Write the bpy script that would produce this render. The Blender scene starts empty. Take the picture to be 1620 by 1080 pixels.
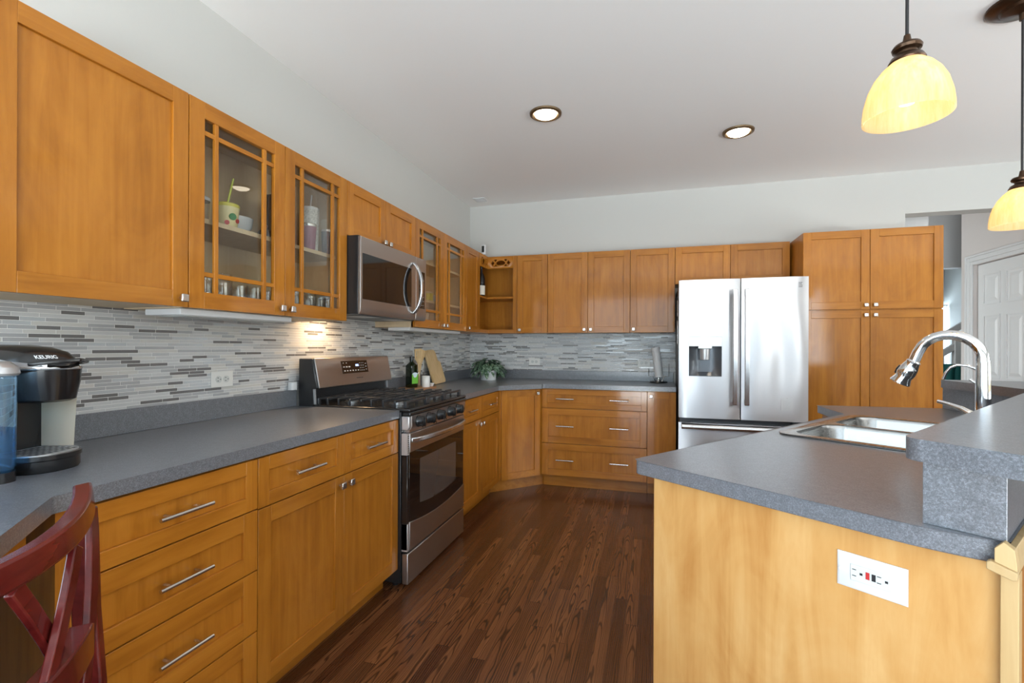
import bpy, bmesh, math, random
from math import sin, cos, pi, radians
from mathutils import Vector, Matrix
R = random.Random(11)
sc = bpy.context.scene
COL = sc.collection

# ------------------------------------------------------------------ camera
YAW, ROLL = radians(16.4015), radians(0.21)
fw_ = Vector((-sin(YAW), cos(YAW), 0)); rt_ = Vector((cos(YAW), sin(YAW), 0)); up_ = Vector((0, 0, 1))
r3 = rt_ * cos(ROLL) + up_ * sin(ROLL); u3 = up_ * cos(ROLL) - rt_ * sin(ROLL)
cam = bpy.data.objects.new('camera', bpy.data.cameras.new('camera')); COL.objects.link(cam)
CM = Matrix((r3, u3, -fw_)).transposed().to_4x4(); CM.translation = (1.8883, 0, 1.2388)
cam.matrix_world = CM
cam.data.sensor_width = 36; cam.data.lens = 760.665 / 1620 * 36; cam.data.shift_y = 8.713 / 1620
cam.data.clip_start = 0.02; cam.data.clip_end = 100
sc.camera = cam
# ------------------------------------------------------------------ view, world, daylight, added fill lamps
sc.view_settings.view_transform = 'Standard'; sc.view_settings.look = 'None'
sc.view_settings.gamma = 1; sc.view_settings.use_curve_mapping = False
sc.view_settings.exposure = 0.16
try:
    sc.cycles.use_denoising = True
    sc.cycles.max_bounces = 10; sc.cycles.diffuse_bounces = 6; sc.cycles.glossy_bounces = 5
    sc.cycles.transparent_max_bounces = 16; sc.cycles.sample_clamp_indirect = 6
    sc.cycles.caustics_reflective = False; sc.cycles.caustics_refractive = False
except Exception:
    pass
world = bpy.data.worlds.new('sky'); sc.world = world; world.use_nodes = True
wnt = world.node_tree
bgn = wnt.nodes['Background']
sky = wnt.nodes.new('ShaderNodeTexSky')
sky.sky_type = 'NISHITA'; sky.sun_elevation = radians(50); sky.sun_rotation = radians(90); sky.sun_disc = False
wnt.links.new(sky.outputs[0], bgn.inputs[0]); bgn.inputs[1].default_value = 0.25


def area(name, loc, rot, sx, sy, power, color):
    l = bpy.data.lights.new(name, 'AREA'); l.shape = 'RECTANGLE'; l.size = sx; l.size_y = sy
    l.energy = power; l.color = color
    o = bpy.data.objects.new(name, l); COL.objects.link(o); o.location = loc; o.rotation_euler = rot
    return o


DAY = (0.68, 0.84, 1.0)
FILL = (0.95, 0.98, 1.0)
area('patio_daylight', (1.95, -2.6, 1.25), (radians(86), 0, 0), 3.3, 2.35, 122, DAY)
area('left_window_daylight', (-0.5, -0.95, 1.7), (radians(72), 0, radians(-90)), 1.8, 1.5, 90, DAY)
area('right_window_daylight', (4.65, -2.8, 1.6), (radians(66), 0, radians(28)), 1.1, 1.8, 85, (0.86, 0.93, 1.0))
area('side_window_daylight', (7.7, 0.8, 1.8), (radians(60), 0, radians(90)), 4.2, 1.7, 120, (0.92, 0.96, 1.0))
area('patio_ceiling_fill', (2.0, -2.9, 0.2), (radians(156), 0, 0), 3.3, 1.6, 400, FILL)  # added fill outside the patio door, aimed up to brighten the ceiling
area('right_ceiling_fill', (4.65, -2.9, 0.4), (radians(154), 0, 0), 1.6, 1.4, 200, FILL)  # extra upward lamp outside, lifts the ceiling on the right
area('side_ceiling_fill', (7.7, 0.8, 0.3), (radians(157), 0, radians(90)), 4.2, 1.4, 760, FILL)  # unseen added lamp beyond the side window, lights the ceiling from below
area('hall_door_fill', (2.7, 6.6, 1.4), (radians(90), 0, radians(-90)), 1.8, 1.5, 38, FILL)  # lamp added to brighten the hall and its door
area('far_room_daylight', (6.5, 10.95, 1.3), (radians(-90), 0, 0), 1.2, 1.6, 130, DAY)

# ------------------------------------------------------------------ node helpers
def srgb(r, g, b):
    f = lambda c: ((c / 255 + 0.055) / 1.055) ** 2.4 if c > 10 else c / 255 / 12.92
    return (f(r), f(g), f(b), 1)


class NT:
    def __init__(s, name):
        s.m = bpy.data.materials.new(name); s.m.use_nodes = True; s.t = s.m.node_tree
        s.b = s.t.nodes['Principled BSDF']; s.out = s.t.nodes['Material Output']

    def n(s, typ, **kw):
        nd = s.t.nodes.new(typ)
        for k, v in kw.items():
            setattr(nd, k, v)
        return nd

    def put(s, sock, v):
        if isinstance(v, bpy.types.NodeSocket):
            s.t.links.new(v, sock)
        elif v is not None:
            sock.default_value = v

    def math(s, op, a, b=None, c=None):
        nd = s.n('ShaderNodeMath', operation=op)
        s.put(nd.inputs[0], a); s.put(nd.inputs[1], b)
        if c is not None: s.put(nd.inputs[2], c)
        return nd.outputs[0]

    def mapped(s, scale, rnd=True):
        tc = s.n('ShaderNodeTexCoord'); v = tc.outputs['Object']
        if rnd:
            oi = s.n('ShaderNodeObjectInfo'); add = s.n('ShaderNodeVectorMath', operation='ADD')
            mu = s.n('ShaderNodeMath', operation='MULTIPLY'); s.put(mu.inputs[0], oi.outputs['Random']); mu.inputs[1].default_value = 37.0
            s.put(add.inputs[0], v); s.put(add.inputs[1], mu.outputs[0]); v = add.outputs[0]
        mp = s.n('ShaderNodeMapping'); s.put(mp.inputs[0], v); mp.inputs['Scale'].default_value = scale
        return mp.outputs[0]

    def noise(s, vec, scale, detail=4, rough=0.55, dist=0.0):
        nd = s.n('ShaderNodeTexNoise'); s.put(nd.inputs['Vector'], vec)
        nd.inputs['Scale'].default_value = scale; nd.inputs['Detail'].default_value = detail
        nd.inputs['Roughness'].default_value = rough; nd.inputs['Distortion'].default_value = dist
        return nd.outputs['Fac']

    def ramp(s, fac, stops, interp='LINEAR'):
        nd = s.n('ShaderNodeValToRGB'); nd.color_ramp.interpolation = interp
        el = nd.color_ramp.elements
        while len(el) < len(stops): el.new(0.5)
        for e, (p, c) in zip(el, stops):
            e.position = p; e.color = c if len(c) == 4 else (*c, 1)
        s.put(nd.inputs[0], fac)
        return nd.outputs[0]

    def mix(s, fac, a, b, mode='MIX'):
        nd = s.n('ShaderNodeMix', data_type='RGBA', blend_type=mode)
        s.put(nd.inputs[0], fac); s.put(nd.inputs[6], a); s.put(nd.inputs[7], b)
        return nd.outputs[2]

    def bump(s, h, strength=0.2, dist=0.002):
        nd = s.n('ShaderNodeBump'); nd.inputs['Strength'].default_value = strength; nd.inputs['Distance'].default_value = dist
        s.put(nd.inputs['Height'], h); s.put(s.b.inputs['Normal'], nd.outputs[0])

    def set(s, **kw):
        for k, v in kw.items():
            s.put(s.b.inputs[k.replace('_', ' ')], v)
        return s


def plain(name, c, rough=0.5, metal=0.0, var=0.0, **kw):
    t = NT(name)
    col = c if len(c) == 4 else (*c, 1)
    if var:
        nz = t.noise(t.mapped((1, 1, 1)), 9, 3)
        col = t.mix(t.math('MULTIPLY', nz, var), col, tuple(x * 0.6 for x in col[:3]) + (1,))
    t.set(Base_Color=col, Roughness=rough, Metallic=metal)
    for k, v in kw.items(): t.put(t.b.inputs[k.replace('_', ' ')], v)
    return t.m


def wood(name, dark, mid, light, axis, rough=0.45, coat=0.5, g=26.0):
    t = NT(name)
    sc3 = [g, g, g]; sc3[axis] = 1.6
    v = t.mapped(tuple(sc3))
    n1 = t.noise(v, 1.0, 6, 0.6, 0.8)
    sb = [5, 5, 5]; sb[axis] = 2.2
    n2 = t.noise(t.mapped(tuple(sb)), 1.0, 4, 0.62, 1.2)
    f = t.math('ADD', t.math('MULTIPLY', n1, 0.58), t.math('MULTIPLY', n2, 0.47))
    c = t.ramp(f, [(0.33, dark), (0.52, mid), (0.72, light)])
    oi = t.n('ShaderNodeObjectInfo')
    hv = t.n('ShaderNodeHueSaturation'); t.put(hv.inputs['Color'], c)
    t.put(hv.inputs['Value'], t.math('MULTIPLY_ADD', oi.outputs['Random'], 0.16, 0.92))
    sf = [90, 90, 90]; sf[axis] = 3
    n3 = t.noise(t.mapped(tuple(sf)), 1.0, 2)
    t.set(Base_Color=hv.outputs[0], Roughness=rough, Specular_IOR_Level=0.22, Coat_Weight=coat, Coat_Roughness=0.09)
    t.bump(n3, 0.06, 0.001)
    return t.m


def glossmix(name, tint, refl=0.09, rough=0.0):
    """clear glass that lets light through: transparent + fresnel gloss"""
    t = NT(name); t.t.nodes.remove(t.b)
    tr = t.n('ShaderNodeBsdfTransparent'); tr.inputs[0].default_value = (*tint, 1)
    gl = t.n('ShaderNodeBsdfGlossy'); gl.inputs['Roughness'].default_value = rough
    lw = t.n('ShaderNodeLayerWeight'); lw.inputs['Blend'].default_value = 0.2
    mx = t.n('ShaderNodeMixShader')
    t.put(mx.inputs[0], t.math('MULTIPLY_ADD', lw.outputs['Fresnel'], 0.5, refl))
    t.put(mx.inputs[1], tr.outputs[0]); t.put(mx.inputs[2], gl.outputs[0]); t.put(t.out.inputs[0], mx.outputs[0])
    return t.m


def steel(name, c, rough, axis, warp=0.0, amt=0.02, aniso=0.0):
    t = NT(name)
    if aniso:
        tg = t.n('ShaderNodeTangent', direction_type='RADIAL', axis='Z'); t.put(t.b.inputs['Tangent'], tg.outputs[0])
        t.set(Anisotropic=aniso, Anisotropic_Rotation=0.25)
    s3 = [1400, 1400, 1400]; s3[axis] = 6
    n1 = t.noise(t.mapped(tuple(s3)), 1.0, 3)
    t.set(Base_Color=(*c, 1), Metallic=1.0, Roughness=t.math('MULTIPLY_ADD', n1, 0.08, rough - 0.04))
    b = t.n('ShaderNodeBump'); b.inputs['Strength'].default_value = amt; b.inputs['Distance'].default_value = 0.001; t.put(b.inputs['Height'], n1)
    last = b
    if warp:
        n2 = t.noise(t.mapped((2.6, 2.6, 0.9)), 1.3, 1, 0.4)
        b2 = t.n('ShaderNodeBump'); b2.inputs['Strength'].default_value = 1.0; b2.inputs['Distance'].default_value = warp
        t.put(b2.inputs['Height'], n2); t.put(b2.inputs['Normal'], b.outputs[0]); last = b2
    t.put(t.b.inputs['Normal'], last.outputs[0])
    return t.m


def emit(name, c, s):
    t = NT(name); t.set(Base_Color=(*c, 1), Emission_Color=(*c, 1), Emission_Strength=s); return t.m


M = {}
MD, MM, ML = (0.285, 0.096, 0.007), (0.405, 0.147, 0.013), (0.50, 0.198, 0.023)
M['maple_v'] = wood('maple_vertical_grain', MD, MM, ML, 2)
M['maple_h'] = wood('maple_horizontal_grain', MD, MM, ML, 0)
PD, PM, PL = (0.40, 0.18, 0.048), (0.51, 0.275, 0.092), (0.60, 0.37, 0.155)
M['maple_lit'] = wood('window_lit_maple_panel', PD, PM, PL, 2, 0.38, 0.1, 16)  # maple with window light put into its colour, for the island end
M['maple_raw'] = wood('pale_moulding_wood', (0.40, 0.25, 0.105), (0.48, 0.325, 0.155), (0.54, 0.39, 0.21), 2, 0.5, 0)
M['inside'] = wood('cabinet_interior_veneer', (0.55, 0.42, 0.26), (0.62, 0.48, 0.31), (0.67, 0.54, 0.36), 2, 0.5, 0)
M['bamboo'] = wood('bamboo_wood', (0.50, 0.33, 0.15), (0.62, 0.44, 0.23), (0.70, 0.53, 0.31), 2, 0.5, 0)
M['acacia'] = wood('tray_wood', (0.25, 0.11, 0.05), (0.42, 0.21, 0.1), (0.55, 0.3, 0.16), 1, 0.5, 0)
M['cherry'] = wood('red_cherry_wood', (0.05, 0.004, 0.004), (0.105, 0.010, 0.009), (0.17, 0.020, 0.016), 0, 0.25, 0.5)


def counter_mat(name, k):
    t = NT(name)
    v = t.mapped((1, 1, 1), False)
    n1 = t.noise(v, 260, 4, 0.7); n2 = t.noise(v, 60, 3, 0.6); n3 = t.noise(v, 650, 2, 0.5)
    f = t.math('ADD', t.math('ADD', t.math('MULTIPLY', n1, 0.55), t.math('MULTIPLY', n2, 0.15)), t.math('MULTIPLY', n3, 0.3))
    c = t.ramp(f, [(0.36, (0.042 * k, 0.045 * k, 0.051 * k)), (0.5, (0.081 * k, 0.086 * k, 0.096 * k)), (0.63, (0.152 * k, 0.162 * k, 0.183 * k))])
    t.set(Base_Color=c, Roughness=0.28, Specular_IOR_Level=1.0)
    t.bump(n1, 0.04, 0.0004)
    return t.m


M['counter'] = counter_mat('grey_laminate', 1.7)


def floor_mat():
    t = NT('dark_oak_floor')
    tc = t.n('ShaderNodeTexCoord'); sx = t.n('ShaderNodeSeparateXYZ'); t.put(sx.inputs[0], tc.outputs['Object'])
    W, L = 0.057, 1.0
    u = t.math('DIVIDE', sx.outputs[0], W); row = t.math('FLOOR', u)
    w1 = t.n('ShaderNodeTexWhiteNoise', noise_dimensions='1D'); t.put(w1.inputs['W'], row)
    yy = t.math('ADD', t.math('DIVIDE', sx.outputs[1], L), t.math('MULTIPLY', w1.outputs['Value'], 7.0))
    idx = t.math('FLOOR', yy)
    cv = t.n('ShaderNodeCombineXYZ'); t.put(cv.inputs[0], row); t.put(cv.inputs[1], idx)
    w2 = t.n('ShaderNodeTexWhiteNoise', noise_dimensions='2D'); t.put(w2.inputs['Vector'], cv.outputs[0])
    rnd = w2.outputs['Value']
    w3 = t.n('ShaderNodeTexWhiteNoise', noise_dimensions='2D'); sh = t.n('ShaderNodeVectorMath', operation='ADD'); t.put(sh.inputs[0], cv.outputs[0]); sh.inputs[1].default_value = (31.7, 12.3, 0); t.put(w3.inputs['Vector'], sh.outputs[0])
    gv = t.n('ShaderNodeCombineXYZ')
    t.put(gv.inputs[0], t.math('MULTIPLY', sx.outputs[0], 9)); t.put(gv.inputs[1], t.math('MULTIPLY', sx.outputs[1], 1.6)); t.put(gv.inputs[2], t.math('MULTIPLY', rnd, 60))
    n1 = t.noise(gv.outputs[0], 1.0, 3, 0.5, 0.2)
    uc = t.math('SUBTRACT', t.math('FRACT', u), t.math('MULTIPLY_ADD', w3.outputs['Value'], 0.6, 0.2))
    cath = t.math('ADD', t.math('MULTIPLY', sx.outputs[1], t.math('MULTIPLY_ADD', w3.outputs['Value'], 3.0, 1.6)), t.math('MULTIPLY', t.math('MULTIPLY', uc, uc), t.math('MULTIPLY_ADD', rnd, 14.0, -2.0)))
    cath = t.math('ADD', cath, t.math('MULTIPLY', n1, 9.0))
    strt = t.math('ADD', t.math('MULTIPLY', u, 7.0), t.math('MULTIPLY', n1, 5.0))
    sel = t.math('GREATER_THAN', rnd, 0.55)
    val = t.math('ADD', t.math('MULTIPLY', cath, sel), t.math('MULTIPLY', strt, t.math('SUBTRACT', 1.0, sel)))
    rings = t.math('MULTIPLY_ADD', t.math('SINE', t.math('MULTIPLY', val, 6.283)), 0.5, 0.5)
    fv = t.n('ShaderNodeCombineXYZ')
    t.put(fv.inputs[0], t.math('MULTIPLY', sx.outputs[0], 330)); t.put(fv.inputs[1], t.math('MULTIPLY', sx.outputs[1], 4)); t.put(fv.inputs[2], t.math('MULTIPLY', rnd, 60))
    n2 = t.noise(fv.outputs[0], 1.0, 4, 0.6)
    base = t.ramp(rnd, [(0.0, (0.100, 0.035, 0.0135)), (0.5, (0.150, 0.055, 0.021)), (1.0, (0.21, 0.083, 0.032))])
    dark = t.mix(t.math('MULTIPLY', t.ramp(rings, [(0.62, (0, 0, 0)), (0.97, (1, 1, 1))]), 0.66), base, (0.018, 0.007, 0.004, 1))
    pores = t.ramp(n2, [(0.36, (0.74, 0.74, 0.74)), (0.6, (1.12, 1.12, 1.12))])
    c = t.mix(1.0, dark, pores, 'MULTIPLY')
    ex = t.math('ABSOLUTE', t.math('SUBTRACT', t.math('FRACT', u), 0.5)); ey = t.math('ABSOLUTE', t.math('SUBTRACT', t.math('FRACT', yy), 0.5))
    gap = t.math('MAXIMUM', t.math('GREATER_THAN', ex, 0.485), t.math('GREATER_THAN', ey, 0.4988))
    c = t.mix(t.math('MULTIPLY', gap, 0.65), c, (0.012, 0.006, 0.004, 1))
    t.set(Base_Color=c, Roughness=t.math('MULTIPLY_ADD', n2, 0.12, 0.17), Specular_IOR_Level=0.6)
    h = t.math('SUBTRACT', t.math('MULTIPLY', n2, 0.5), gap)
    t.bump(h, 0.22, 0.001)
    return t.m


M['floor'] = floor_mat()


def paint(name, c, rough=0.7):
    t = NT(name); n1 = t.noise(t.mapped((1, 1, 1), False), 260, 3)
    t.set(Base_Color=c, Roughness=rough); t.bump(n1, 0.06, 0.0006); return t.m


M['wall'] = paint('pale_grey_wall_paint', (0.565, 0.565, 0.54, 1))
M['ceiling'] = paint('white_ceiling_paint', (0.86, 0.86, 0.86, 1), 0.85)
M['hall'] = paint('warm_hall_paint', (0.66, 0.61, 0.585, 1))
M['trim'] = paint('white_gloss_trim', (0.72, 0.72, 0.72, 1), 0.35)
M['white'] = plain('white_plastic', (0.66, 0.67, 0.68), 0.35)
M['cream'] = plain('cream_plastic', (0.72, 0.72, 0.69), 0.4)
M['offwhite'] = plain('receptacle_plastic', (0.56, 0.58, 0.56), 0.4)
M['slot'] = plain('dark_slot', (0.015, 0.015, 0.017), 0.5)
M['red'] = plain('red_button', (0.45, 0.03, 0.03), 0.4)
M['steel_h'] = steel('brushed_steel', (0.60, 0.60, 0.61), 0.26, 1, 0, 0.004)
M['steel_range'] = steel('brushed_range_steel', (0.50, 0.47, 0.45), 0.36, 1, 0, 0.004, 0.6)
M['steel_fridge'] = steel('fridge_steel', (0.68, 0.68, 0.695), 0.40, 0, 0.034, 0.004, 0.8)
M['steel_sink'] = steel('sink_steel', (0.42, 0.415, 0.40), 0.27, 1, 0, 0.01)
M['nickel'] = plain('satin_nickel', (0.62, 0.60, 0.57), 0.25, 1)
M['chrome'] = plain('polished_chrome', (0.82, 0.83, 0.84), 0.06, 1)
M['bronze'] = plain('oil_rubbed_bronze', (0.085, 0.048, 0.028), 0.32, 0.85, 0.5)
M['bronze_trim'] = plain('aged_bronze_trim', (0.20, 0.135, 0.075), 0.4, 0.8)
M['black_glass'] = plain('black_glass', (0.008, 0.007, 0.007), 0.04, 0, 0, Specular_IOR_Level=0.6)
M['oven_window'] = plain('smoked_oven_window', (0.075, 0.062, 0.056), 0.05, 0, 0, Specular_IOR_Level=0.9)
M['black'] = plain('black_plastic', (0.012, 0.012, 0.013), 0.22)
M['black_matte'] = plain('black_enamel', (0.016, 0.016, 0.017), 0.22)
M['iron'] = plain('cast_iron', (0.030, 0.031, 0.034), 0.3)
M['dark_grey'] = plain('dark_grey_plastic', (0.055, 0.06, 0.068), 0.35)
M['fridge_side'] = plain('dark_grey_fridge_side', (0.11, 0.11, 0.115), 0.45)
M['disp'] = plain('dispenser_grey', (0.13, 0.14, 0.155), 0.3, 0.4)
M['silver_plastic'] = plain('silver_plastic', (0.55, 0.55, 0.56), 0.3, 0.6)
M['champagne'] = plain('champagne_plastic', (0.56, 0.46, 0.33), 0.45, 0.0)
M['glass'] = glossmix('clear_pane', (0.95, 0.96, 0.95), 0.02)
M['tumbler_glass'] = glossmix('clear_drinking_glass', (0.965, 0.97, 0.97), 0.05, 0.02)
M['blue_tank'] = glossmix('blue_tinted_tank', (0.62, 0.79, 0.92), 0.06, 0.03)
M['water'] = glossmix('water', (0.60, 0.77, 0.90), 0.05, 0.0)
M['grout'] = plain('pale_grout', (0.78, 0.78, 0.76), 0.8)
TILES = [('light_grey_tile', (0.56, 0.565, 0.565), 0.28), ('mid_grey_tile', (0.42, 0.425, 0.435), 0.2), ('dark_taupe_tile', (0.165, 0.158, 0.155), 0.25),
         ('stone_tile', (0.58, 0.57, 0.54), 0.45), ('glass_tile', (0.50, 0.52, 0.54), 0.13)]
for nm, c, r in TILES: M[nm] = plain(nm, c, r, 0, 0.35, Specular_IOR_Level=1.0 if 'glass' in nm else 0.5)
M['lens'] = emit('lamp_lens', (1.0, 0.86, 0.66), 9.0)
M['bulb'] = emit('bulb', (1.0, 0.88, 0.68), 9.0)
M['hood_lamp'] = emit('hood_lamp', (1.0, 0.80, 0.55), 6.0)
M['led'] = emit('blue_digits', (0.35, 0.5, 1.0), 3.0)
M['marks'] = plain('printed_pale_marks', (0.55, 0.55, 0.55), 0.5)
M['ceramic'] = plain('white_ceramic', (0.78, 0.78, 0.77), 0.25)
M['paper'] = plain('white_paper_towel', (0.82, 0.82, 0.82), 0.9)
M['olive'] = plain('dark_green_bottle_glass', (0.006, 0.012, 0.003), 0.06)
M['label_green'] = plain('green_paper', (0.16, 0.50, 0.05), 0.5)
M['label_white'] = plain('pale_blue_paper', (0.62, 0.75, 0.85), 0.5)
M['wine'] = plain('dark_wine_glass', (0.01, 0.008, 0.008), 0.08)
M['cream_paper'] = plain('cream_paper', (0.75, 0.72, 0.62), 0.6)
M['mauve'] = plain('mauve_coating', (0.24, 0.09, 0.14), 0.45)
M['pink'] = plain('pink_coating', (0.55, 0.30, 0.40), 0.4)
M['navy'] = plain('navy_coating', (0.035, 0.05, 0.085), 0.4)
M['yellow'] = plain('yellow_plastic', (0.62, 0.55, 0.10), 0.4)
M['butter'] = plain('butter_yellow_cup', (0.68, 0.60, 0.33), 0.4)
M['lime'] = plain('lime_straw', (0.55, 0.60, 0.12), 0.4)
M['green'] = plain('green_dot', (0.03, 0.20, 0.06), 0.4)
M['bowl_grey'] = plain('pale_grey_ceramic', (0.62, 0.64, 0.67), 0.25)
M['teal'] = plain('teal_velvet', (0.0, 0.10, 0.095), 0.7, 0, 0.4)
M['hob'] = plain('burner_metal', (0.3, 0.3, 0.3), 0.4, 1)


def speckled():
    t = NT('speckled_white_tumbler'); nz = t.noise(t.mapped((1, 1, 1), False), 160, 2)
    t.set(Base_Color=t.ramp(nz, [(0.45, (0.75, 0.74, 0.69)), (0.62, (0.50, 0.49, 0.45))]), Roughness=0.4); return t.m


M['speckle'] = speckled()


def leafm():
    t = NT('variegated_leaf'); nz = t.noise(t.mapped((1, 1, 1), False), 60, 3, 0.6, 0.6)
    t.set(Base_Color=t.ramp(nz, [(0.36, (0.020, 0.055, 0.024)), (0.5, (0.085, 0.17, 0.095)), (0.64, (0.34, 0.44, 0.35))]), Roughness=0.4); return t.m


M['leaf'] = leafm()


def shade_mat():
    t = NT('amber_scavo_glass'); t.t.nodes.remove(t.b)
    nz = t.noise(t.mapped((60, 60, 8), False), 1.0, 5, 0.65)
    c = t.ramp(nz, [(0.35, (1.0, 0.76, 0.40)), (0.65, (1.0, 0.90, 0.66))])
    tl = t.n('ShaderNodeBsdfTranslucent'); t.put(tl.inputs[0], c)
    df = t.n('ShaderNodeBsdfDiffuse'); t.put(df.inputs[0], c)
    gl = t.n('ShaderNodeBsdfGlossy'); gl.inputs['Roughness'].default_value = 0.3
    m1 = t.n('ShaderNodeMixShader'); m1.inputs[0].default_value = 0.3; t.put(m1.inputs[1], tl.outputs[0]); t.put(m1.inputs[2], df.outputs[0])
    m2 = t.n('ShaderNodeMixShader'); m2.inputs[0].default_value = 0.05; t.put(m2.inputs[1], m1.outputs[0]); t.put(m2.inputs[2], gl.outputs[0])
    tp = t.n('ShaderNodeBsdfTransparent'); tp.inputs[0].default_value = (1, 0.93, 0.75, 1)
    m3 = t.n('ShaderNodeMixShader'); m3.inputs[0].default_value = 0.10; t.put(m3.inputs[1], m2.outputs[0]); t.put(m3.inputs[2], tp.outputs[0])
    t.put(t.out.inputs[0], m3.outputs[0]); return t.m


M['shade'] = shade_mat()


def curtain_mat():
    t = NT('sheer_curtain'); t.t.nodes.remove(t.b)
    tl = t.n('ShaderNodeBsdfTranslucent'); tl.inputs[0].default_value = (0.9, 0.9, 0.9, 1)
    df = t.n('ShaderNodeBsdfDiffuse'); df.inputs[0].default_value = (0.85, 0.85, 0.85, 1)
    m1 = t.n('ShaderNodeMixShader'); m1.inputs[0].default_value = 0.5; t.put(m1.inputs[1], tl.outputs[0]); t.put(m1.inputs[2], df.outputs[0])
    t.put(t.out.inputs[0], m1.outputs[0]); return t.m


M['curtain'] = curtain_mat()

# ------------------------------------------------------------------ mesh helpers
WM = {}


class MB:
    def __init__(s): s.bm = bmesh.new()

    def faces(s, vs, fs, m=0, T=None):
        bv = [s.bm.verts.new(T @ Vector(v) if T else v) for v in vs]
        for f in fs:
            try:
                s.bm.faces.new([bv[i] for i in f]).material_index = m
            except ValueError:
                pass
        return s

    def box(s, x0, x1, y0, y1, z0, z1, m=0, T=None):
        v = [(x0, y0, z0), (x1, y0, z0), (x1, y1, z0), (x0, y1, z0), (x0, y0, z1), (x1, y0, z1), (x1, y1, z1), (x0, y1, z1)]
        return s.faces(v, [(0, 3, 2, 1), (4, 5, 6, 7), (0, 1, 5, 4), (1, 2, 6, 5), (2, 3, 7, 6), (3, 0, 4, 7)], m, T)

    def prism(s, poly, z0, z1, m=0, T=None, mside=None):
        n = len(poly)
        v = [(x, y, z0) for x, y in poly] + [(x, y, z1) for x, y in poly]
        s.faces(v, [tuple(range(n))[::-1], tuple(range(n, 2 * n))], m, T)
        return s.faces(v, [(i, (i + 1) % n, n + (i + 1) % n, n + i) for i in range(n)], m if mside is None else mside, T)

    def loft(s, rings, m=0, cap0=True, cap1=True, T=None, closed=True):
        n = len(rings[0]); v = [p for r in rings for p in r]; f = []
        for k in range(len(rings) - 1):
            for i in range(n if closed else n - 1):
                j = (i + 1) % n
                f.append((k * n + i, k * n + j, (k + 1) * n + j, (k + 1) * n + i))
        if cap0: f.append(tuple(range(n))[::-1])
        if cap1: f.append(tuple(range((len(rings) - 1) * n, len(rings) * n)))
        return s.faces(v, f, m, T)

    def lathe(s, prof, c=(0, 0, 0), n=28, m=0, T=None, caps=(True, True)):
        rings = [[(c[0] + r * cos(2 * pi * i / n), c[1] + r * sin(2 * pi * i / n), c[2] + z) for i in range(n)] for r, z in prof]
        return s.loft(rings, m, caps[0], caps[1], T)

    def tube(s, pts, r, n=10, m=0, T=None, caps=True):
        pts = [Vector(p) for p in pts]; rings = []
        rr = r if isinstance(r, (list, tuple)) else [r] * len(pts)
        prev = None
        for i, p in enumerate(pts):
            d = (pts[min(i + 1, len(pts) - 1)] - pts[max(i - 1, 0)]).normalized()
            if prev is None:
                a = Vector((0, 0, 1)) if abs(d.z) < 0.9 else Vector((1, 0, 0))
                e = (a - d * a.dot(d)).normalized()
            else:
                e = (prev - d * prev.dot(d)).normalized()
            prev = e; b = d.cross(e)
            rings.append([tuple(p + (e * cos(2 * pi * k / n) + b * sin(2 * pi * k / n)) * rr[i]) for k in range(n)])
        return s.loft(rings, m, caps, caps, T)

    def strip(s, pts, w, t, wdir, m=0, T=None):
        """rectangular bar swept along pts; wdir = direction of its width"""
        pts = [Vector(p) for p in pts]; rings = []
        for i, p in enumerate(pts):
            d = (pts[min(i + 1, len(pts) - 1)] - pts[max(i - 1, 0)]).normalized()
            wv = Vector(wdir); wv = (wv - d * wv.dot(d)).normalized(); tv = d.cross(wv)
            ww = w[i] if isinstance(w, (list, tuple)) else w
            rings.append([tuple(p + wv * a * ww / 2 + tv * b * t / 2) for a, b in ((-1, -1), (1, -1), (1, 1), (-1, 1))])
        return s.loft(rings, m, True, True, T)

    def build(s, name, mats, parent=None, bevel=0.0, smooth=True, world=False, seg=2):
        mats = mats if isinstance(mats, (list, tuple)) else [mats]
        if world and parent is not None:
            s.bm.transform(WM[parent.name].inverted())
        bmesh.ops.recalc_face_normals(s.bm, faces=s.bm.faces)
        me = bpy.data.meshes.new(name); s.bm.to_mesh(me); s.bm.free()
        for m in mats: me.materials.append(M[m] if isinstance(m, str) else m)
        if smooth:
            for p in me.polygons: p.use_smooth = True
            me.set_sharp_from_angle(angle=radians(38))
        o = bpy.data.objects.new(name, me); COL.objects.link(o)
        if parent is not None: o.parent = parent
        if bevel:
            b = o.modifiers.new('edge', 'BEVEL'); b.width = bevel; b.segments = seg; b.limit_method = 'ANGLE'; b.angle_limit = radians(40)
            b.harden_normals = False
        WM[o.name] = WM[parent.name] if parent is not None else Matrix.Identity(4)
        return o


def tag(o, label, cat, group=None, kind=None):
    if label: o['label'] = label
    if cat: o['category'] = cat
    if group: o['group'] = group
    if kind: o['kind'] = kind
    return o


def thing(name, label, cat, loc=(0, 0, 0), rz=0.0, group=None):
    o = bpy.data.objects.new(name, None); COL.objects.link(o); o.empty_display_size = 0.05
    o.location = loc; o.rotation_euler = (0, 0, rz)
    WM[o.name] = Matrix.Translation(loc) @ Matrix.Rotation(rz, 4, 'Z')
    return tag(o, label, cat, group)


def struct(o, label, cat):
    return tag(o, label, cat, None, 'structure')


def boolean(o, cutter):
    md = o.modifiers.new('cut', 'BOOLEAN'); md.object = cutter; md.operation = 'DIFFERENCE'; md.solver = 'EXACT'
    if o.parent is not None: cutter.parent = o.parent
    bpy.context.view_layer.update()
    dg = bpy.context.evaluated_depsgraph_get()
    me = bpy.data.meshes.new_from_object(o.evaluated_get(dg)); me.name = o.name
    o.modifiers.clear(); old = o.data; o.data = me
    bpy.data.meshes.remove(old)
    cm = cutter.data; bpy.data.objects.remove(cutter); bpy.data.meshes.remove(cm)
    return o


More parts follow.
